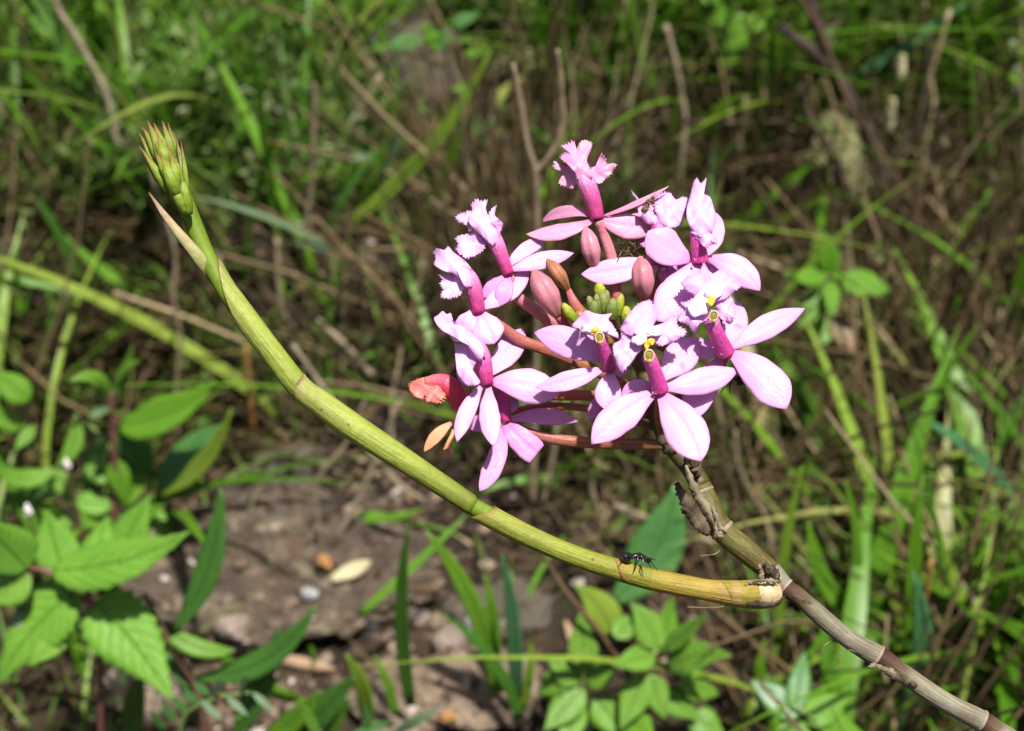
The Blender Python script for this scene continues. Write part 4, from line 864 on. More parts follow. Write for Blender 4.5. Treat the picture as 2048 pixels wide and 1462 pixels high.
# main cane ---------------------------------------------------------------
cane = [(1330, 885, 6, 19), (1362, 915, 5, 24), (1390, 950, 4, 27), (1415, 1005, 3, 31), (1440, 1055, 2, 33), (1490, 1100, 1.5, 32), (1540, 1142, 1, 28), (1568, 1172, 0, 27), (1600, 1195, -1, 25), (1650, 1240, -2, 27), (1700, 1280, -3, 27), (1755, 1312, -4, 32),
        (1800, 1342, -5, 28), (1850, 1378, -6, 28), (1905, 1412, -7, 28), (1960, 1440, -7, 31), (2010, 1470, -8, 28), (2080, 1515, -9, 27)]
cane = [(x, y, m_, r_ * (.76 if x < 1560 else .70)) for x, y, m_, r_ in cane]
cq = spline(cane, 160); cx = cq[:, 0]
def cane_seg(x0, x1, mt, k=1.0, name='internode'):
    q = cq[(cx >= x0) & (cx <= x1)].copy(); q[:, 3] *= k
    g = pxtube(q, max(8, len(q)), 18); return mk(name, g, mt, orchid, np.array(g[0][0]))
cane_seg(1328, 1402, 'rachis', 1.0)
cane_seg(1398, 1445, 'cane_green'); cane_seg(1441, 1546, 'cane_green'); cane_seg(1540, 1572, 'cane_husk', 1.06)
cane_seg(1566, 1760, 'cane_grey'); cane_seg(1752, 1965, 'cane_grey'); cane_seg(1958, 2081, 'cane_grey')
tail = spline([P(2078, 1514, -9), (.145, .197, .19), (.215, .20, .10), (.27, .20, .045), root - np.array((0, 0, .01))], 30)
mk('internode', tube(tail, np.linspace(.0020, .0024, 30), 14, True, .06), 'cane_grey', orchid, tail[0])
def ring(x, k, hw, mt='node'):
    i = int(np.argmin(abs(cx - x))); q = cq[max(0, i - 3):i + 4].copy(); c = np.array([P(*r_[:3]) for r_ in q]); T = unit(c[-1] - c[0]); m0 = P(*cq[i, :3]); rad = cq[i, 3] * .27 / F * k
    prof = [(-1, .93), (-.6, 1.0), (0, 1.04), (.6, 1.0), (1, .90)]
    g = tube(np.array([m0 + T * (a * hw) for a, _ in prof]), [rad * r_ for _, r_ in prof], 18); mk('node_ring', g, mt, orchid, m0)
ring(1446, 1.05, .0005); ring(1572, 1.05, .0004); ring(1757, 1.03, .0004); ring(1962, 1.03, .0004); ring(1404, 1.03, .0004)
# torn papery husks around the cane
rg = np.random.RandomState(3)
def husk(pts, w, mt, name='husk', **k):
    rj = np.random.RandomState(int(pts[0][0] + pts[0][1])); c = spline([P(*q) for q in pts], 26) + rj.randn(26, 3) * .00007; t = np.linspace(0, 1, 26)
    hw = np.interp(t, [0, .3, .8, 1], [.6, 1, .8, .3]) * w * .8 * .27 / F * .5 * (1 + .25 * rj.randn(26).clip(-1.6, 1.2))
    SEED[0] += 1; g = sheet(c, hw, unit(TOCAM + np.array(k.get('h', (0, 0, .3)))), k.get('cup', .9), 0, k.get('wave', .35), .00012, 8, SEED[0]); return mk(name, g, mt, orchid, c[0])
husk([(1425, 1068, -2), (1395, 1030, -3), (1372, 1000, -3), (1352, 965, -2)], 40, 'papery_dark')
husk([(1408, 1062, -2), (1378, 1020, -3), (1362, 985, -2)], 30, 'papery_dark', wave=.6)
husk([(1432, 1050, -3), (1405, 1000, -3), (1385, 965, -2), (1372, 930, -1)], 26, 'papery', cup=1.2)
husk([(1455, 1068, -3), (1440, 1050, -4), (1425, 1015, -3)], 16, 'papery'); husk([(1430, 1045, -4), (1436, 1070, -4), (1446, 1072, -4)], 10, 'papery')
husk([(1402, 950, 0), (1388, 925, -1), (1370, 905, -1)], 30, 'papery_dark', cup=1.2); husk([(1350, 900, 1), (1332, 890, 1), (1318, 872, 1)], 26, 'papery_dark')
husk([(1560, 1165, -2), (1545, 1140, -3), (1528, 1126, -2)], 34, 'papery_dark', cup=1.2); husk([(1525, 1160, -3), (1522, 1140, -3), (1518, 1128, -2)], 14, 'papery')
husk([(1800, 1352, -8), (1775, 1340, -9), (1750, 1332, -8), (1738, 1334, -8)], 16, 'papery'); husk([(1835, 1372, -8), (1800, 1356, -9), (1770, 1345, -9)], 18, 'papery_dark')
husk([(1640, 1215, -3), (1615, 1205, -3), (1580, 1185, -2)], 18, 'papery_dark')
for k, pts in enumerate([[(1690, 1296, -5), (1680, 1312, -6), (1672, 1342, -6)], [(1662, 1282, -5), (1648, 1292, -6), (1645, 1308, -6)], [(1712, 1306, -6), (1700, 1300, -7), (1685, 1304, -7)], [(1440, 1100, -3), (1430, 1108, -4), (1400, 1112, -4)], [(1480, 1205, -2), (1430, 1215, -3), (1375, 1214, -3)], [(1470, 1200, -2), (1410, 1198, -3), (1350, 1190, -2)]]):
    g = pxtube([(*q, 1.3 - .2 * i) for i, q in enumerate(pts)], 12, 6); mk('fibre', g, 'papery', orchid, np.array(g[0][0]))

# side shoot ---------------------------------------------------------------
shoot = [(1552, 1185, 0, 27), (1520, 1188, -1, 29), (1480, 1188, -2, 26), (1420, 1181, -2, 25), (1360, 1170, -2, 25), (1300, 1158, -2, 25), (1240, 1141, -2, 24), (1150, 1112, -2, 23), (1060, 1074, -2, 24), (975, 1030, -2, 25), (940, 1008, -2, 24), (880, 968, -2, 25), (800, 915, -2, 28), (700, 850, -2, 32), (640, 806, -2, 30), (600, 776, -1, 26), (540, 700, 0, 25), (480, 620, 1, 25), (445, 570, 2, 23), (415, 515, 3, 22), (390, 455, 4, 22), (365, 395, 5, 24), (345, 350, 6, 22), (322, 290, 7, 12)]
shoot = [(x, y, m_, r_ * (.92 if x > 1470 else .74 if x > 620 else .80)) for x, y, m_, r_ in shoot]
sq = spline(shoot, 260); sx = sq[:, 0]
g = pxtube(sq[(sx > 325)], 200, 18); shoot_stem = mk('side_shoot', g, 'shoot_in', orchid, np.array(g[0][0]))
def sheath(x0, x1, mt, k=1.07, cut=26, phi0=0., seed=0, flare=.06, name='sheath'):
    """tube round the shoot from x0 (lower end) to x1, its upper mouth cut obliquely by +-cut px; phi0 = side of the long lip"""
    i0 = int(np.argmin(abs(sx - x0))); i1 = int(np.argmin(abs(sx - x1))); q = sq[i0:i1 + 1]
    c = np.array([P(*r_[:3]) for r_ in q]); rad = q[:, 3] * .27 / F * k
    T = np.gradient(c, axis=0); T /= np.linalg.norm(T, axis=1)[:, None]; n = len(c); S_ = 24; seg = np.linalg.norm(c[1] - c[0]) * F / .27
    V, U, Fc = [], [], []; nr = 40
    e1 = TOCAM
    for i in range(nr + 1):
        for j in range(S_):
            a = 2 * math.pi * j / S_; lip = cut / seg * (.5 + .5 * math.cos(a - phi0)) ** 1.0
            s = (n - 1) * i / nr if i < nr * .5 else None
            end = n - 1 - cut / seg + lip
            f_ = min(max(i / nr * end, 0), n - 1.001); a0 = int(f_); w = f_ - a0; a1 = min(a0 + 1, n - 1)
            cc = c[a0] * (1 - w) + c[a1] * w; t = unit(T[a0]); n1 = unit(e1 - t * (e1 @ t)); n2 = np.cross(t, n1)
            rr = (rad[a0] * (1 - w) + rad[a1] * w) * (1 + flare * (i / nr) ** 6 * (.3 + .7 * (.5 + .5 * math.cos(a - phi0)))) * (1 - .05 * (1 - min(1, i / 4)))
            V.append(cc + (n1 * math.cos(a) + n2 * math.sin(a)) * rr); U.append((j / S_, i / nr))
    for i in range(nr):
        for j in range(S_):
            k2 = (j + 1) % S_; Fc.append((i * S_ + j, (i + 1) * S_ + j, (i + 1) * S_ + k2, i * S_ + k2))
    o = mk(name, (V, Fc, U), mt, orchid, c[0]); sm = o.modifiers.new('thick', 'SOLIDIFY'); sm.thickness = .00022; sm.offset = -1
    return o
# phi: 0 = camera side, +90deg = n2 = T x toCam
sheath(1556, 1432, 'sheath_tan', 1.03, 30, R(120)); sheath(1500, 1222, 'sheath_tan', 1.05, 34, R(90)) ; sheath(1330, 950, 'sheath_b', 1.07, 34, R(-100))
sheath(946, 590, 'sheath', 1.05, 26, R(100)); sheath(640, 422, 'sheath', 1.06, 170, R(80), flare=.10)
mk('swollen_joint', merge(pxblob(1533, 1186, -2, 33, 26, 25, -8), pxblob(1500, 1189, -2, 30, 24, 23, 0)), 'swollen', orchid, P(1535, 1186, -2))
husk([(1570, 1195, -3), (1540, 1212, -4), (1490, 1210, -4), (1450, 1205, -3)], 18, 'papery_dark', h=(0, 0, -1)); husk([(1560, 1165, -4), (1540, 1160, -5), (1505, 1163, -4), (1490, 1170, -4)], 12, 'papery')
gn = sq[int(np.argmin(abs(sx - 938)))]; 
# bract below the young head and the young head itself
b0 = spline([P(438, 556, 4), P(424, 534, 2.2), P(403, 508, .6), P(370, 470, -.5), P(335, 430, -1), P(298, 384, 0)], 18)
SEED[0] += 1; mk('bract', sheet(b0, np.interp(np.linspace(0, 1, 18), [0, .2, .4, .75, 1], [1.0, 1.05, .85, .5, .04]) * 15 * .27 / F, unit(TOCAM * .6 + np.array((.7, 0, .5))), .9, 0, .03, .0004, 8, 5), 'bract', orchid, b0[0])
rg = np.random.RandomState(11)
def young_bud(b, t, w, mm, mt='budtip', dm=0.):
    n_ = 12; q = spline([(b[0], b[1], mm), ((b[0] + t[0]) / 2 + (b[1] - t[1]) * .03, (b[1] + t[1]) / 2, mm - 1), (t[0], t[1], mm + dm)], n_)
    r_ = np.interp(np.linspace(0, 1, n_), [0, .25, .5, .8, 1], [.7, 1, .85, .4, .06]) * w
    g = pxtube(np.column_stack([q, r_]), n_, 10); return mk('young_bud', g, mt, orchid, np.array(g[0][0]))
for b, t, w, mm in [((372, 400), (356, 268), 10, 3), ((360, 380), (350, 255), 9, 5), ((352, 330), (338, 240), 9, 5), ((345, 320), (325, 236), 11, 4), ((335, 320), (305, 240), 12, 3), ((330, 330), (290, 235), 13, 2), ((325, 320), (278, 248), 12, 3), ((318, 345), (270, 258), 9, 4), ((325, 360), (270, 285), 10, 2), ((335, 370), (275, 292), 10, 1), ((335, 330), (312, 262), 15, 1), ((345, 350), (308, 300), 15, 0), ((352, 375), (320, 305), 15, -1), ((362, 370), (335, 285), 12, 0), ((370, 410), (368, 275), 7, 2), ((345, 345), (300, 262), 13, 1), ((372, 412), (330, 345), 12, 0), ((362, 400), (318, 330), 11, 1), ((376, 415), (362, 335), 11, 0), ((350, 370), (345, 300), 12, -1)]:
    young_bud((b[0] + 2, b[1] + 14), (324 + (t[0] - 324) * .86, t[1] + 6), w * 1.0, mm, 'budtip')

# flowers --------------------------------------------------------------------
def tepal(parent, kind, b, t, w, mt, d, db=None, dt=None, bow=0., cup=.18, wave=.05, prof='petal', roll=0., sag=0., twist=0., dmid=0., fold=0., bite=None):
    """petal traced from pixel b to pixel t, w px wide, at depth d mm (base) - tips lean with a plane facing up and forward"""
    SEED[0] += 1; n = 20
    db = d if db is None else db; dt = d + .055 * (b[1] - t[1]) + 1.6 if dt is None else dt
    s = np.linspace(0, 1, n); L = math.hypot(t[0] - b[0], t[1] - b[1]); sx_, sy_ = (t[1] - b[1]) / L, -(t[0] - b[0]) / L
    c = np.array([P(b[0] + (t[0] - b[0]) * k + sx_ * bow * 4 * k * (1 - k), b[1] + (t[1] - b[1]) * k + sy_ * bow * 4 * k * (1 - k), db + (dt - db) * k + dmid * 4 * k * (1 - k) - 1.6 * 4 * k * (1 - k) * .35) for k in s])
    xs, ws = PROF[prof]; hw = np.interp(s, xs, ws); hw[1:-1] = .25 * hw[:-2] + .5 * hw[1:-1] + .25 * hw[2:]
    wpx = .93 * w * .27 / F * .5 / max(.35, math.cos(roll))
    hint = unit(TOCAM + np.array((0, 0, .25)))
    rj = np.random.RandomState(SEED[0]); hw = hw * (1 + .035 * np.convolve(rj.randn(n + 2), [.3, .4, .3], 'valid'))
    cup = cup * rj.uniform(.3, 1.1); fold = fold + rj.uniform(-.05, .12); wave = wave * rj.uniform(.8, 1.9)
    g = sheet(c, hw * wpx, hint, cup, fold, wave, .00022, 12, SEED[0], 0., roll, twist, .05)
    return mk(kind, g, mt, parent, c[0])
def lip_lobe(c, outline, d, tilt=(0, -.045), dome=2.0, ruffle=.5, teeth=3.2, tooth_from=.5, seed=0, rings=8, step=3.0, thick=.00028, tooth_len=9):
    """lobe of the fringed lip: outline px polygon round c; dome = mm that the rim falls back behind the centre"""
    rg = np.random.RandomState(seed); o = np.asarray(outline, float); q = spline(np.vstack([o, o[:1]]), max(24, int(np.sum(np.linalg.norm(np.diff(np.vstack([o, o[:1]]), axis=0), axis=1)) / step)))[:-1]
    c = np.asarray(c, float); rv = q - c; rl = np.linalg.norm(rv, axis=1); mx = rl.max(); n = len(q)
    ph = rg.rand(3) * 6.28
    amp = np.clip((rl / mx - tooth_from) / .25, 0, 1) * teeth
    sgn = np.where(np.arange(n) % 2 == 0, 1.0, -1.0) * (.15 + 1.2 * rg.rand(n))
    qs = c + rv * (1 - .35 * amp / (rl + 1e-6))[:, None]; q = c + rv * (1 + amp * sgn / (rl + 1e-6))[:, None]
    V, U, Fc = [], [], []
    for side in (0, 1):
        for i in range(rings + 1):
            k = i / rings
            for j in range(n):
                p = (c + (qs[j] - c) * k / ((rings - 1) / rings)) if i < rings - 1 else (c + (qs[j] - c) if i < rings else q[j]); p = c + (qs[j] - c) * (i / (rings - 1)) * .93 if i < rings else q[j]; th = 2 * math.pi * j / n
                mm = d + tilt[0] * (p[0] - c[0]) + tilt[1] * (p[1] - c[1]) * 1.0 + dome * k * k * (rl[j] / mx) ** 1.5 + ruffle * k ** 2.6 * math.sin(4 * th + ph[0]) + .5 * ruffle * k ** 3 * math.sin(9 * th + ph[1]) + .35 * math.sin(p[0] * .16 + ph[2]) * math.sin(p[1] * .13 + ph[1]) * min(1, 2.5 * k * (1.4 - k))
                V.append(P(p[0], p[1], mm + side * thick * 1000)); U.append((.3 + .4 * k * math.cos(th), .1 + .9 * k))
    m_ = (rings + 1) * n
    for i in range(rings):
        for j in range(n):
            k2 = (j + 1) % n; a, b_2, c_2, d_2 = i * n + j, i * n + k2, (i + 1) * n + k2, (i + 1) * n + j
            Fc.append((a, d_2, c_2, b_2)); Fc.append((m_ + a, m_ + b_2, m_ + c_2, m_ + d_2))
    for j in range(n):
        k2 = (j + 1) % n; a = rings * n + j; b_2 = rings * n + k2; Fc.append((a, m_ + a, m_ + b_2, b_2))
    return V, Fc, U
def flower(tube_pts, tmat, lobes, tepals, d, lipmat='lip', pedicel=None, pmat='pedicel', label=None, lipkw=None, calli=(), keel=(), ring_=None):
    g = pxtube([(x, y, d + dm, r_) for x, y, r_, dm in tube_pts], 22, 16); o0 = P(tube_pts[0][0], tube_pts[0][1], d)
    f = mk('flower', g, tmat, orchid, o0)
    if label: f['label'] = label
    if pedicel: gp = pxtube([(*q[:3], q[3] * .82) for q in pedicel], 26, 12); mk('pedicel', gp, pmat, f, np.array(gp[0][0]))
    geos = []
    for k, lb in enumerate(lobes):
        c, ol, dm = lb[:3]; kw = dict(lipkw or {}); kw.update(lb[3] if len(lb) > 3 else {}); SEED[0] += 1
        geos.append(lip_lobe(c, ol, d + dm, seed=SEED[0], **kw))
    if geos: mk('lip', merge(*geos), lipmat, f, P(lobes[0][0][0], lobes[0][0][1], d + lobes[0][2]))
    for t in tepals:
        kind, b, tp, w = t[:4]; kw = dict(t[4]) if len(t) > 4 else {}
        mt = kw.pop('m', 'petal'); tepal(f, kind, b, tp, w, mt, kw.pop('d', d), **kw)
    for x, y, dm, rx, ry, a in calli:
        SEED[0] += 1; rj = np.random.RandomState(SEED[0]); a = R(a)
        ol = [(x + math.cos(t) * rx * k * math.cos(a) - math.sin(t) * ry * k * math.sin(a), y - math.cos(t) * rx * k * math.sin(a) - math.sin(t) * ry * k * math.cos(a)) for t, k in zip(np.linspace(0, 6.28, 12)[:-1], rj.uniform(.85, 1.25, 11))]
        mk('callus', lip_lobe((x, y), ol, d + dm + .5, dome=1.3, ruffle=.25, teeth=.8, seed=SEED[0], thick=.0006), 'callus', f, P(x, y, d + dm))
    for x, y, dm, rx, ry, a in keel:
        SEED[0] += 1; rj = np.random.RandomState(SEED[0]); a = R(a)
        ol = [(x + math.cos(t) * rx * k * math.cos(a) - math.sin(t) * ry * k * math.sin(a), y - math.cos(t) * rx * k * math.sin(a) - math.sin(t) * ry * k * math.cos(a)) for t, k in zip(np.linspace(0, 6.28, 10)[:-1], rj.uniform(.8, 1.35, 9))]
        mk('keel', lip_lobe((x, y), ol, d + dm + .5, dome=.9, ruffle=.25, teeth=.6, seed=SEED[0], step=2.0, thick=.0005), 'keel_patch', f, P(x, y, d + dm))
    if ring_:
        x, y, dm, r0, tilt = ring_; c = P(x, y, d + dm); s = (c - CAM) @ FWD / F
        th = np.linspace(0, 2 * math.pi, 22); e2 = unit(UP + TOCAM * .35)
        loop = np.array([c + (RIGHT * math.cos(a) * .85 + e2 * math.sin(a) * 1.1) * r0 * s for a in th]); g = tube(loop, 1.7 * s, 7, False)
        an = mk('anther', g, 'anther', f, c); mk('anther_hollow', blob(c - TOCAM * .0002, (RIGHT * r0 * .8 * s, TOCAM * .0003, e2 * r0 * 1.0 * s)), 'anther_in', f, c)
        mk('anther_cap', pxblob(x + 1, y + r0 * 1.0, d + dm - .1, r0 * .6, r0 * .4, r0 * .4, 0), 'anther_in', f, P(x, y + r0, d + dm))
    return f
# rachis
g = pxtube([(1345, 900, 6, 20), (1330, 870, 7, 19), (1310, 820, 9, 18), (1285, 740, 10, 16), (1250, 670, 8, 14), (1218, 612, 4, 9)], 30, 14, .1); mk('rachis', g, 'rachis', orchid, np.array(g[0][0]))

# F1 topmost
flower([(1195, 438, 14, 0), (1187, 405, 17, -.5), (1175, 372, 19, -1), (1167, 350, 18, -.6), (1162, 328, 13, .4), (1158, 312, 7, 1)], 'tube',
  [((1158, 318), [(1150, 345), (1136, 330), (1121, 316), (1127, 302), (1121, 292), (1135, 287), (1148, 282), (1152, 298), (1160, 284), (1172, 280), (1184, 287), (1180, 305), (1174, 322), (1184, 352), (1176, 362), (1156, 360)], -2.0, dict(dome=1.6)),
   ((1186, 343), [(1172, 332), (1186, 334), (1197, 325), (1202, 307), (1211, 316), (1214, 327), (1231, 327), (1228, 341), (1214, 356), (1200, 367), (1185, 362), (1174, 352)], .4, dict(dome=-1.0, tilt=(.03, 0))),
   ((1142, 348), [(1155, 333), (1135, 334), (1110, 323), (1107, 335), (1126, 346), (1117, 364), (1130, 374), (1146, 377), (1156, 356)], .4, dict(dome=-1.0, tilt=(-.03, 0)))],
  [('sepal', (1190, 438), (1052, 468), 40, dict(m='petal_salmon', bow=8, roll=.3, cup=.3)), ('petal', (1186, 434), (1083, 444), 30, dict(m='petal_salmon', bow=-16, dt=12, cup=.1)),
   ('petal', (1198, 440), (1315, 456), 58, dict(m='petal_salmon', bow=-4, cup=.3)), ('sepal', (1205, 432), (1338, 372), 13, dict(m='petal_salmon', bow=-5, prof='narrow', dt=4)), ('sepal', (1205, 432), (1285, 424), 26, dict(m='petal_salmon', bow=-12, dt=12))],
  6, 'lip_rose', [(1196, 440, 6, 12), (1208, 470, 7, 13), (1224, 520, 7, 14), (1232, 580, 7, 14), (1245, 660, 8, 12)], 'pedicel_pink', 'topmost flower, rose pink, its lip standing clear above the rest')
# F2
flower([(1017, 548, 12, 0), (1005, 518, 14, -.5), (994, 490, 16, -1), (984, 472, 16, -.6), (972, 455, 12, .4), (963, 444, 7, 1)], 'tube',
  [((964, 442), [(1000, 478), (984, 490), (962, 470), (943, 452), (936, 436), (944, 421), (942, 409), (951, 400), (964, 401), (975, 400), (972, 414), (976, 430), (992, 452)], -2.2, dict(dome=1.3)),
   ((984, 447), [(970, 440), (977, 427), (986, 415), (993, 411), (990, 430), (1000, 440), (1006, 449), (998, 467), (982, 460)], -.4, dict(dome=1.4, tilt=(.05, 0))),
   ((935, 438), [(952, 425), (938, 421), (916, 429), (911, 438), (919, 447), (940, 451), (952, 448)], -.2, dict(dome=1.0)),
   ((945, 488), [(968, 470), (943, 466), (912, 474), (916, 489), (911, 499), (932, 516), (957, 508), (972, 490)], -1.0, dict(dome=-.8))],
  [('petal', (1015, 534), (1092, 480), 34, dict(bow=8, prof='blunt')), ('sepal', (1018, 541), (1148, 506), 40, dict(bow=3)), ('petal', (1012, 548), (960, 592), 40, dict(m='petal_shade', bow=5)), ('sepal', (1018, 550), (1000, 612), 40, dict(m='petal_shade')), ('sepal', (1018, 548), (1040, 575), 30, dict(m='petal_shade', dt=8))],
  3, 'lip', [(1018, 548, 4, 11), (1030, 588, 5, 14), (1070, 620, 6, 15), (1110, 648, 7, 15), (1200, 700, 9, 13)], 'pedicel_pink', calli=[(941, 458, -1.2, 6, 5, 0)], label='slender pale pink flower between the topmost and the left flowers')
# F3
flower([(957, 624, 14, 0), (952, 596, 16, -.5), (944, 570, 18, -1), (934, 552, 17, -.6), (920, 538, 12, .4), (908, 530, 7, 1)], 'tube',
  [((906, 525), [(952, 562), (934, 576), (918, 556), (904, 546), (890, 543), (868, 529), (871, 516), (867, 504), (877, 497), (888, 500), (897, 493), (907, 504), (930, 522), (946, 542)], -2.2, dict(dome=1.6)),
   ((910, 568), [(928, 548), (898, 549), (879, 550), (884, 560), (879, 570), (885, 580), (882, 592), (900, 598), (919, 591), (930, 571), (932, 556)], -1.2, dict(dome=-.6))],
  [('petal', (961, 616), (1057, 538), 48, dict(bow=-7, prof='blunt')), ('sepal', (958, 622), (988, 688), 72, dict(prof='blunt', cup=.3)), ('sepal', (952, 624), (928, 668), 34, dict()), ('petal', (946, 616), (905, 652), 30, dict(bow=7)), ('sepal', (965, 618), (1022, 588), 24, dict(m='petal_shade', d=2))],
  0, 'lip', [(958, 624, 1, 11), (1000, 652, 3, 13), (1045, 682, 4, 14), (1100, 702, 6, 15), (1150, 722, 7, 15), (1250, 770, 10, 13)], 'pedicel', calli=[(902, 541, -1.2, 7, 5, 20)], label='left flower with its fringed lip turned away, beneath the slender pale one')
# F4
flower([(974, 768, 13, 0), (969, 742, 17, -.5), (962, 712, 19, -1), (950, 692, 18, -.6), (934, 674, 13, .4), (918, 662, 7, 1)], 'tube',
  [((910, 655), [(972, 706), (958, 722), (944, 696), (920, 682), (896, 668), (879, 657), (868, 637), (876, 630), (885, 622), (893, 628), (902, 626), (905, 640), (940, 662), (962, 684)], -2.2, dict(dome=1.0)),
   ((932, 720), [(909, 686), (952, 688), (958, 712), (946, 742), (961, 764), (946, 772), (931, 769), (916, 750), (911, 718)], -2.0, dict(dome=.8, teeth=1.5))],
  [('petal', (976, 750), (1046, 656), 56, dict(bow=-4, prof='blunt', d=0)), ('petal', (984, 764), (1116, 790), 76, dict(bow=8, cup=.25, prof='blunt')), ('sepal', (966, 768), (914, 884), 38, dict(bow=-7, cup=.3)), ('sepal', (978, 770), (988, 893), 46, dict(bow=-4, cup=.3)), ('petal', (965, 765), (912, 745), 40, dict(d=0))],
  -4, 'lip', [(974, 768, -2, 10), (1020, 782, 2, 12), (1110, 790, 4, 13), (1200, 794, 7, 13), (1300, 830, 9, 12)], 'pedicel', calli=[(913, 674, -2.4, 15, 8, -15)], label='lower left flower with one broad white lit petal, seen from its side')
# F10
flower([(1013, 843, 10, 0), (1008, 815, 13, 0), (1000, 780, 14, 1), (985, 755, 10, 2)], 'tube_front', [],
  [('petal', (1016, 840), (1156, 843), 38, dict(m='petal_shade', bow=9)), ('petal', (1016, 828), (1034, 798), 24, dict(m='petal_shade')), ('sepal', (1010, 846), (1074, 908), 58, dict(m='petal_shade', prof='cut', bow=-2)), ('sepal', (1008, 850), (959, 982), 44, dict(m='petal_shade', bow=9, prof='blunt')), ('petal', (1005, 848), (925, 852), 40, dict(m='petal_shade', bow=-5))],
  1, 'lip', [(1014, 845, 2, 9), (1060, 866, 3, 12), (1120, 880, 4, 14), (1200, 886, 5, 14), (1335, 890, 6, 13)], 'pedicel', label='nibbled pink flower in painted shade, below the lower left one, hanging over the green shoot')
# F11 wilted
flower([(928, 822, 12, 0), (916, 800, 18, -1), (900, 772, 19, -2), (876, 762, 15, -2), (850, 765, 9, -2)], 'tube_wilt',
  [((862, 778), [(817, 766), (835, 758), (858, 752), (880, 750), (893, 774), (893, 797), (870, 808), (858, 803), (836, 796), (820, 783)], -3.2, dict(dome=1.8, teeth=3)), ((868, 788), [(848, 775), (862, 768), (884, 772), (890, 792), (872, 806), (852, 800)], -4.2, dict(dome=1.2, teeth=3))],
  [('sepal', (908, 842), (848, 904), 27, dict(m='petal_wilt', bow=-5)), ('sepal', (906, 858), (886, 900), 13, dict(m='petal_wilt', prof='narrow', bow=5)), ('petal', (890, 888), (904, 917), 9, dict(m='petal_wilt', prof='narrow', bow=6)), ('petal', (918, 815), (888, 795), 9, dict(m='petal_wilt', prof='narrow')), ('petal', (928, 800), (932, 760), 20, dict(m='petal_wilt'))],
  3, 'lip_wilt', [(928, 822, 4, 8), (1000, 826, 6, 9), (1100, 812, 6, 9), (1200, 822, 8, 9), (1310, 856, 9, 9)], 'pedicel', label='wilted salmon red flower')
# F5
flower([(1218, 738, 14, 0), (1212, 712, 13, -1.5), (1203, 688, 12, -3), (1197, 672, 11, -4)], 'tube_front',
  [((1188, 652), [(1142, 652), (1158, 634), (1172, 621), (1188, 626), (1204, 629), (1224, 627), (1217, 639), (1228, 652), (1240, 680), (1224, 668), (1208, 672), (1185, 672), (1168, 668), (1158, 692), (1152, 690), (1160, 660), (1148, 656)], -3.2, dict(dome=2.2, teeth=2.0))],
  [('petal', (1208, 722), (1068, 665), 70, dict(bow=-9, cup=.25)), ('sepal', (1212, 735), (1072, 776), 42, dict(bow=4)), ('sepal', (1222, 742), (1212, 820), 56, dict(cup=.3, prof='blunt')), ('petal', (1205, 780), (1178, 842), 26, dict(m='petal_shade', d=2)), ('sepal', (1222, 735), (1258, 740), 34, dict(m='petal_shade')), ('petal', (1214, 730), (1165, 665), 44, dict(d=-5.5))],
  -6, 'lip', [(1218, 738, -5, 10), (1250, 772, 2, 11), (1295, 812, 8, 12)], 'pedicel', calli=[(1176, 657, -5.4, 14, 9, 10), (1203, 656, -5.2, 12, 8, -10)], keel=[(1190, 660, -6.2, 9, 5, 0), (1186, 667, -6.0, 4, 5, 0)], ring_=(1199, 675, -6.4, 10, 0), label='small front flower with its left petals spread, yellow centre half hidden by its hood')
# F6
flower([(1320, 780, 18, 0), (1313, 755, 16, -1.5), (1304, 730, 15, -3), (1297, 712, 14, -4)], 'tube_front',
  [((1280, 645), [(1240, 657), (1254, 632), (1273, 611), (1296, 600), (1309, 612), (1314, 634), (1306, 652), (1296, 670), (1268, 672), (1248, 668)], -3.6, dict(dome=2.4, teeth=2.2)),
   ((1330, 664), [(1296, 660), (1313, 651), (1332, 643), (1351, 633), (1355, 650), (1374, 664), (1357, 679), (1328, 691), (1306, 684)], -4.2, dict(dome=1.6, teeth=4)),
   ((1256, 695), [(1284, 672), (1262, 664), (1244, 662), (1240, 680), (1226, 690), (1229, 718), (1240, 744), (1257, 733), (1272, 712), (1284, 695)], -4.2, dict(dome=1.6, teeth=3.5))],
  [('petal', (1322, 760), (1403, 676), 70, dict(bow=4, d=-7.5, cup=.25)), ('sepal', (1326, 776), (1478, 738), 58, dict(bow=-5, cup=.25)), ('sepal', (1320, 786), (1402, 922), 90, dict(bow=6, cup=.28, prof='blunt')), ('petal', (1312, 784), (1183, 888), 74, dict(bow=-8, cup=.28)), ('sepal', (1312, 774), (1242, 790), 46, dict(bow=-4, d=-6))],
  -8, 'lip', [(1320, 782, -6, 11), (1318, 830, 2, 12), (1330, 885, 6, 12)], 'pedicel', calli=[(1281, 676, -6.4, 17, 12, 35), (1307, 662, -6.4, 17, 11, -5), (1290, 662, -6.0, 20, 10, 0)], keel=[(1301, 684, -7.4, 9, 6, 20), (1294, 690, -7.2, 5, 8, 0)], ring_=(1298, 711, -7.0, 11, 0), label='central front flower facing out, its lowest petal the longest of the head')
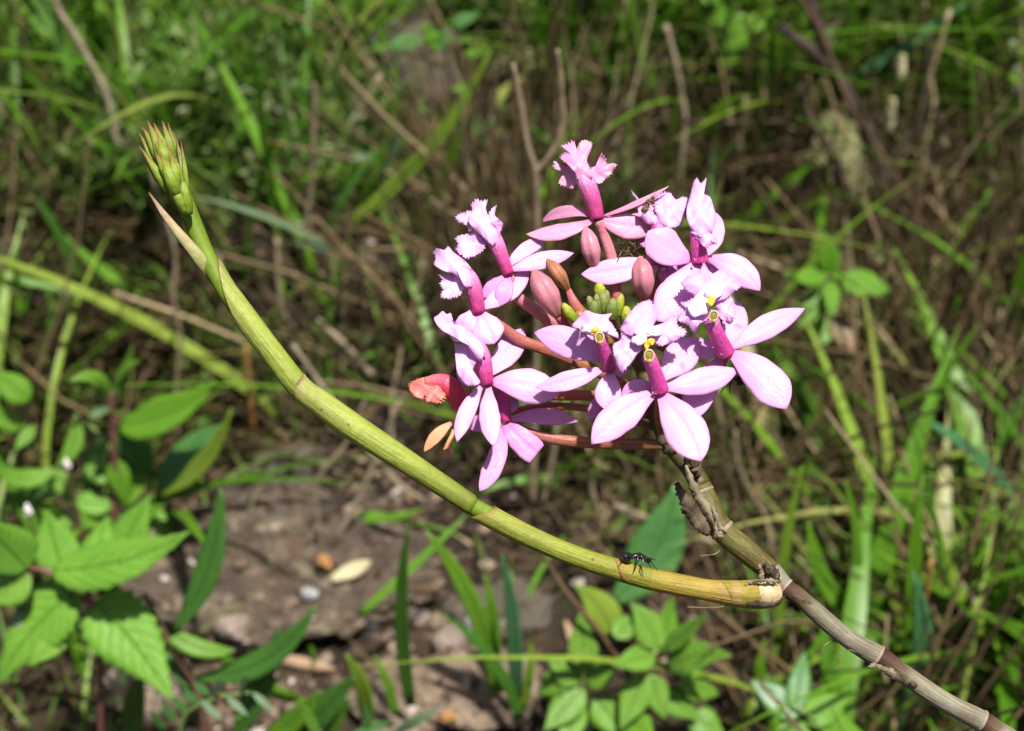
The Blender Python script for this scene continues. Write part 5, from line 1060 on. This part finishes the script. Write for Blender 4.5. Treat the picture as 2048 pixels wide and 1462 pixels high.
# F7
flower([(1452, 706, 18, 0), (1441, 684, 17, -1.5), (1430, 662, 16, -3), (1424, 642, 15, -4)], 'tube_front',
  [((1425, 570), [(1360, 566), (1380, 550), (1397, 545), (1408, 526), (1422, 547), (1440, 540), (1457, 545), (1482, 568), (1466, 586), (1445, 600), (1400, 604), (1385, 590), (1370, 578)], -2.6, dict(dome=1.8, teeth=3)),
   ((1392, 628), [(1420, 604), (1395, 598), (1362, 606), (1370, 620), (1354, 636), (1372, 650), (1391, 668), (1397, 650), (1420, 634)], -4.0, dict(dome=1.4, teeth=3.5)),
   ((1450, 620), [(1430, 598), (1445, 594), (1464, 596), (1471, 622), (1461, 648), (1440, 636), (1430, 622)], -3.6, dict(dome=1.8, teeth=1.5))],
  [('petal', (1456, 694), (1476, 602), 56, dict(bow=-4, prof='blunt', d=-3)), ('sepal', (1462, 697), (1610, 617), 52, dict(bow=5)), ('petal', (1460, 706), (1572, 818), 84, dict(bow=14, cup=.28, prof='blunt')), ('sepal', (1446, 712), (1368, 852), 66, dict(bow=-4, d=-1, dt=-4)), ('petal', (1446, 704), (1372, 692), 48, dict(d=-2))],
  -4, 'lip', [(1452, 708, -2, 11), (1430, 750, 6, 12), (1370, 810, 10, 12), (1335, 870, 9, 12)], 'pedicel', calli=[(1400, 608, -5.6, 19, 26, -15), (1426, 586, -5.2, 17, 14, 10)], keel=[(1422, 602, -6.6, 8, 11, -10)], ring_=(1427, 632, -6.6, 10, 0), label='right front flower with a big white throat and petals reaching farthest to the side')
# F8
flower([(1400, 524, 17, 0), (1398, 503, 16, -.5), (1394, 482, 14, -1), (1390, 462, 12, -1)], 'tube_front',
  [((1402, 425), [(1384, 378), (1386, 366), (1394, 356), (1401, 366), (1413, 356), (1405, 384), (1420, 394), (1427, 413), (1432, 440), (1420, 470), (1395, 474), (1376, 445), (1373, 420), (1378, 398)], -2.2, dict(dome=3.0, teeth=1.8)),
   ((1412, 474), [(1384, 464), (1400, 450), (1420, 452), (1428, 470), (1435, 486), (1422, 490), (1412, 496), (1396, 482)], -3.4, dict(dome=1.4, teeth=2.5))],
  [('petal', (1382, 518), (1296, 462), 84, dict(bow=6, cup=.3, prof='blunt', dt=-1)), ('petal', (1414, 516), (1520, 582), 64, dict(bow=14, cup=.3)), ('sepal', (1394, 524), (1314, 642), 86, dict(bow=4, cup=.3, prof='blunt', d=1, dt=-3)), ('sepal', (1412, 512), (1432, 425), 44, dict(bow=-8, d=4)), ('sepal', (1408, 524), (1440, 590), 60, dict(d=3))],
  1, 'lip', [(1400, 525, 2, 10), (1380, 590, 8, 11), (1320, 700, 10, 12)], 'pedicel', label='upper right flower with its lip closed upright and a dark pink throat')
# F9
flower([(1326, 522, 19, 0), (1322, 503, 21, -1), (1314, 478, 16, -1), (1318, 452, 16, 0)], 'tube_front',
  [((1295, 418), [(1263, 381), (1277, 400), (1291, 402), (1308, 411), (1322, 425), (1316, 450), (1295, 448), (1279, 430), (1272, 405)], -.5, dict(dome=2.0, teeth=3)),
   ((1340, 420), [(1308, 400), (1311, 390), (1325, 385), (1341, 386), (1352, 399), (1366, 393), (1378, 399), (1370, 420), (1362, 450), (1325, 455), (1312, 430)], -1.2, dict(dome=1.6, teeth=2.5))],
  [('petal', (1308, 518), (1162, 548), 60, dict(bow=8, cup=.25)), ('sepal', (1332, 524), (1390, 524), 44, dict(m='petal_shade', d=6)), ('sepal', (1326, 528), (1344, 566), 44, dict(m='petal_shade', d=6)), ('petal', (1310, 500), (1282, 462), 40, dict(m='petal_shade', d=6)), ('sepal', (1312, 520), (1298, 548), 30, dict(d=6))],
  5, 'lip', [(1326, 526, 6, 10), (1318, 560, 9, 11), (1295, 660, 10, 12)], 'pedicel', label='flower tucked behind the upper right one with a ruffled lip')
# closed buds
def bud(tip, base, w, mt, d, ped, hook=0, label=None):
    w *= .88; n = 18; s = np.linspace(0, 1, n); r_ = np.interp(s, [0, .04, .15, .35, .6, .85, 1], [.03, .16, .52, .92, 1, .66, .34]) * w * .5
    q = spline([(tip[0] - hook, tip[1] + abs(hook) * .2, d), (tip[0], tip[1] + 6, d), ((tip[0] + base[0]) / 2, (tip[1] + base[1]) / 2, d - 1), (base[0], base[1], d + 1)], n)
    g = pxtube(np.column_stack([q, r_]), n, 24); V, Fc, U = g
    # sepal seams: pinch every third of the circumference
    c = np.array([P(*a) for a in q]); V = np.array(V).reshape(n, 24, 3)
    for j in range(24):
        k = 1 - .24 * max(0, math.cos(3 * 2 * math.pi * (j + 1) / 24)) ** 8; V[:, j] = c + (V[:, j] - c) * k
    U = [((u * 3) % 1, 1 - v) for u, v in U]
    o = mk('flower_bud', (V.reshape(-1, 3), Fc, U), mt, orchid, c[-1])
    if label: o['label'] = label
    gp = pxtube([(base[0], base[1] - 2, d + 1, w * .19)] + ped, 18, 12); mk('bud_stalk', gp, 'pedicel', o, np.array(gp[0][0]))
bud((1172, 452), (1190, 536), 44, 'bud_pink', 5, [(1200, 570, 7, 10), (1225, 640, 8, 10)], 0, 'rosy pink bud under the topmost flower')
bud((1068, 540), (1116, 632), 58, 'bud_mix', 0, [(1140, 660, 4, 12), (1200, 700, 8, 12)], 6, 'plump rose bud with a hooked tip')
bud((1097, 516), (1136, 580), 34, 'bud_brown', 4, [(1150, 610, 5, 11), (1175, 640, 6, 12), (1220, 690, 8, 12)], 3, 'thin rusty brown bud')
bud((1282, 512), (1290, 598), 54, 'bud_mix', -1, [(1285, 630, 3, 11), (1270, 680, 8, 11)], -4, 'rusty bud before the ruffled flower')
for b, t, w, mm, mt in [((1212, 632), (1204, 584), 13, -2, 'bud_green'), ((1208, 630), (1214, 580), 11, -1, 'bud_green'), ((1200, 632), (1192, 588), 10, -2, 'bud_green'), ((1190, 625), (1176, 592), 10, -1, 'bud_green'), ((1232, 632), (1244, 588), 11, -2, 'bud_yellow'), ((1203, 600), (1197, 564), 13, 2, 'bud_yellow'), ((1150, 642), (1124, 606), 11, 0, 'bud_yellow'), ((1252, 645), (1252, 612), 13, -1, 'bud_yellow'), ((1222, 640), (1226, 596), 14, -3, 'bud_green'), ((1186, 640), (1190, 600), 12, -2, 'bud_green'), ((1170, 640), (1152, 624), 12, 1, 'bud_brown')]:
    n_ = 12; q = spline([(b[0], b[1], mm), (t[0], t[1], mm - 1)], n_); r_ = np.interp(np.linspace(0, 1, n_), [0, .3, .6, .9, 1], [.8, 1, .95, .55, .1]) * w
    g = pxtube(np.column_stack([q, r_]), n_, 10); mk('green_bud', g, mt, orchid, np.array(g[0][0]))
# tangle of withered threads between the upper flowers, nectar drops
geos = []
for k in range(26):
    a = rg.uniform(0, 6.28); x, y = 1262 + rg.normal(0, 14), 490 + rg.normal(0, 12)
    geos.append(pxtube([(x, y, 8, .9), (x + rg.normal(0, 14), y + rg.normal(0, 12), 7 + rg.normal(0, 2), .9), (x + rg.normal(0, 18), y + rg.normal(0, 16), 8, .6)], 8, 5))
o = mk('withered_threads', merge(*geos), 'thread', orchid, P(1262, 490, 8)); o['kind'] = 'stuff'
for x, y, mm, r_ in [(1308, 784, -9.5, 4), (1444, 706, -5.8, 4), (1391, 518, -1.6, 3), (1303, 535, 3, 5), (1326, 538, 3, 4), (1312, 786, -9.5, 2.5)]:
    mk('nectar_drop', pxblob(x, y, mm, r_, r_, r_), 'drop', orchid, P(x, y, mm))

# ------------------------------------------------------------------ ants
def skin_body(name, nodes, edges, mt, label, cat, origin, fn=P):
    """one continuous skinned body: nodes (px, py, mm, radius px)"""
    me = bpy.data.meshes.new(name); V = np.array([fn(*n_[:3]) for n_ in nodes]); o0 = np.asarray(origin)
    me.from_pydata((V - o0).tolist(), edges, []); o = bpy.data.objects.new(name, me); link(o, None, o0)
    md = o.modifiers.new('skin', 'SKIN'); md.use_smooth_shade = True
    for i, sv in enumerate(me.skin_vertices[0].data):
        r_ = nodes[i][3] * .27 / F; sv.radius = (r_, r_); sv.use_root = (i == 0)
    sb = o.modifiers.new('sub', 'SUBSURF'); sb.levels = 2; sb.render_levels = 2
    me.materials.append(M[mt]); return tag(o, label, cat)
def ant(label, mt, at=(0, 0), mm=-4.5, s=1.0, flip=1, rot=0.):
    N = [(1276, 1108, 0, 7), (1284, 1107, 0, 8), (1290, 1111, 0, 3), (1296, 1115, 0, 8.5), (1300, 1121, 0, 4), (1268, 1107, 0, 5), (1264, 1106, 0, 2.6), (1259, 1107, 0, 9), (1251, 1110, 0, 16), (1246, 1117, 0, 9)]
    E = [(0, 1), (1, 2), (2, 3), (3, 4), (0, 5), (5, 6), (6, 7), (7, 8), (8, 9)]
    def limb(start, pts):
        p = start
        for q in pts: N.append(q); E.append((p, len(N) - 1)); p = len(N) - 1
    limb(1, [(1286, 1120, -1.0, 1.6), (1283, 1131, -1.6, 1.3), (1284, 1141, -1.2, 1.0), (1287, 1147, -1.0, .8)])
    limb(0, [(1275, 1119, -1.0, 1.6), (1272, 1128, -1.7, 1.3), (1269, 1137, -1.3, 1.0), (1266, 1142, -1.1, .8)])
    limb(5, [(1264, 1114, -.9, 1.5), (1252, 1106, -1.6, 1.2), (1243, 1118, -1.4, .9), (1238, 1129, -1.2, .8)])
    limb(1, [(1287, 1116, 1.0, 1.5), (1298, 1124, 1.6, 1.2), (1303, 1132, 1.5, .9)])
    limb(0, [(1277, 1114, 1.0, 1.5), (1270, 1116, 1.7, 1.2), (1272, 1127, 1.5, .9)])
    limb(5, [(1262, 1110, 1.0, 1.5), (1252, 1100, 1.6, 1.2), (1244, 1116, 1.5, .9)])
    limb(3, [(1301, 1113, -.6, 1.1), (1310, 1116, -1.0, .9), (1323, 1119, -1.0, .7)])
    limb(3, [(1301, 1119, .6, 1.1), (1308, 1128, .8, .9), (1316, 1138, .8, .7)])
    out = []
    ca, sa = math.cos(rot), math.sin(rot)
    for x, y, m_, r_ in N:
        dx, dy_ = (x - 1276) * s * flip, (y - 1120) * s
        out.append((1276 + at[0] + dx * ca - dy_ * sa, 1120 + at[1] + dx * sa + dy_ * ca, mm + m_ * s, r_ * s))
    return skin_body('ant', out, E, mt, label, cat='ant', origin=P(out[0][0], out[0][1] + 20 * s, mm))
ant('black ant walking along the top of the curved green shoot', 'ant', (0, 4), -3.4)
ant('black ant half hidden under the lower petals of a front flower', 'ant', (182, -356), 0.5, 1.0, -1, .3)
ant('tiny brown insect clinging to the ruffled lip beside the topmost flower', 'insect', (26, -712), 4.0, .62, 1, -1.1)
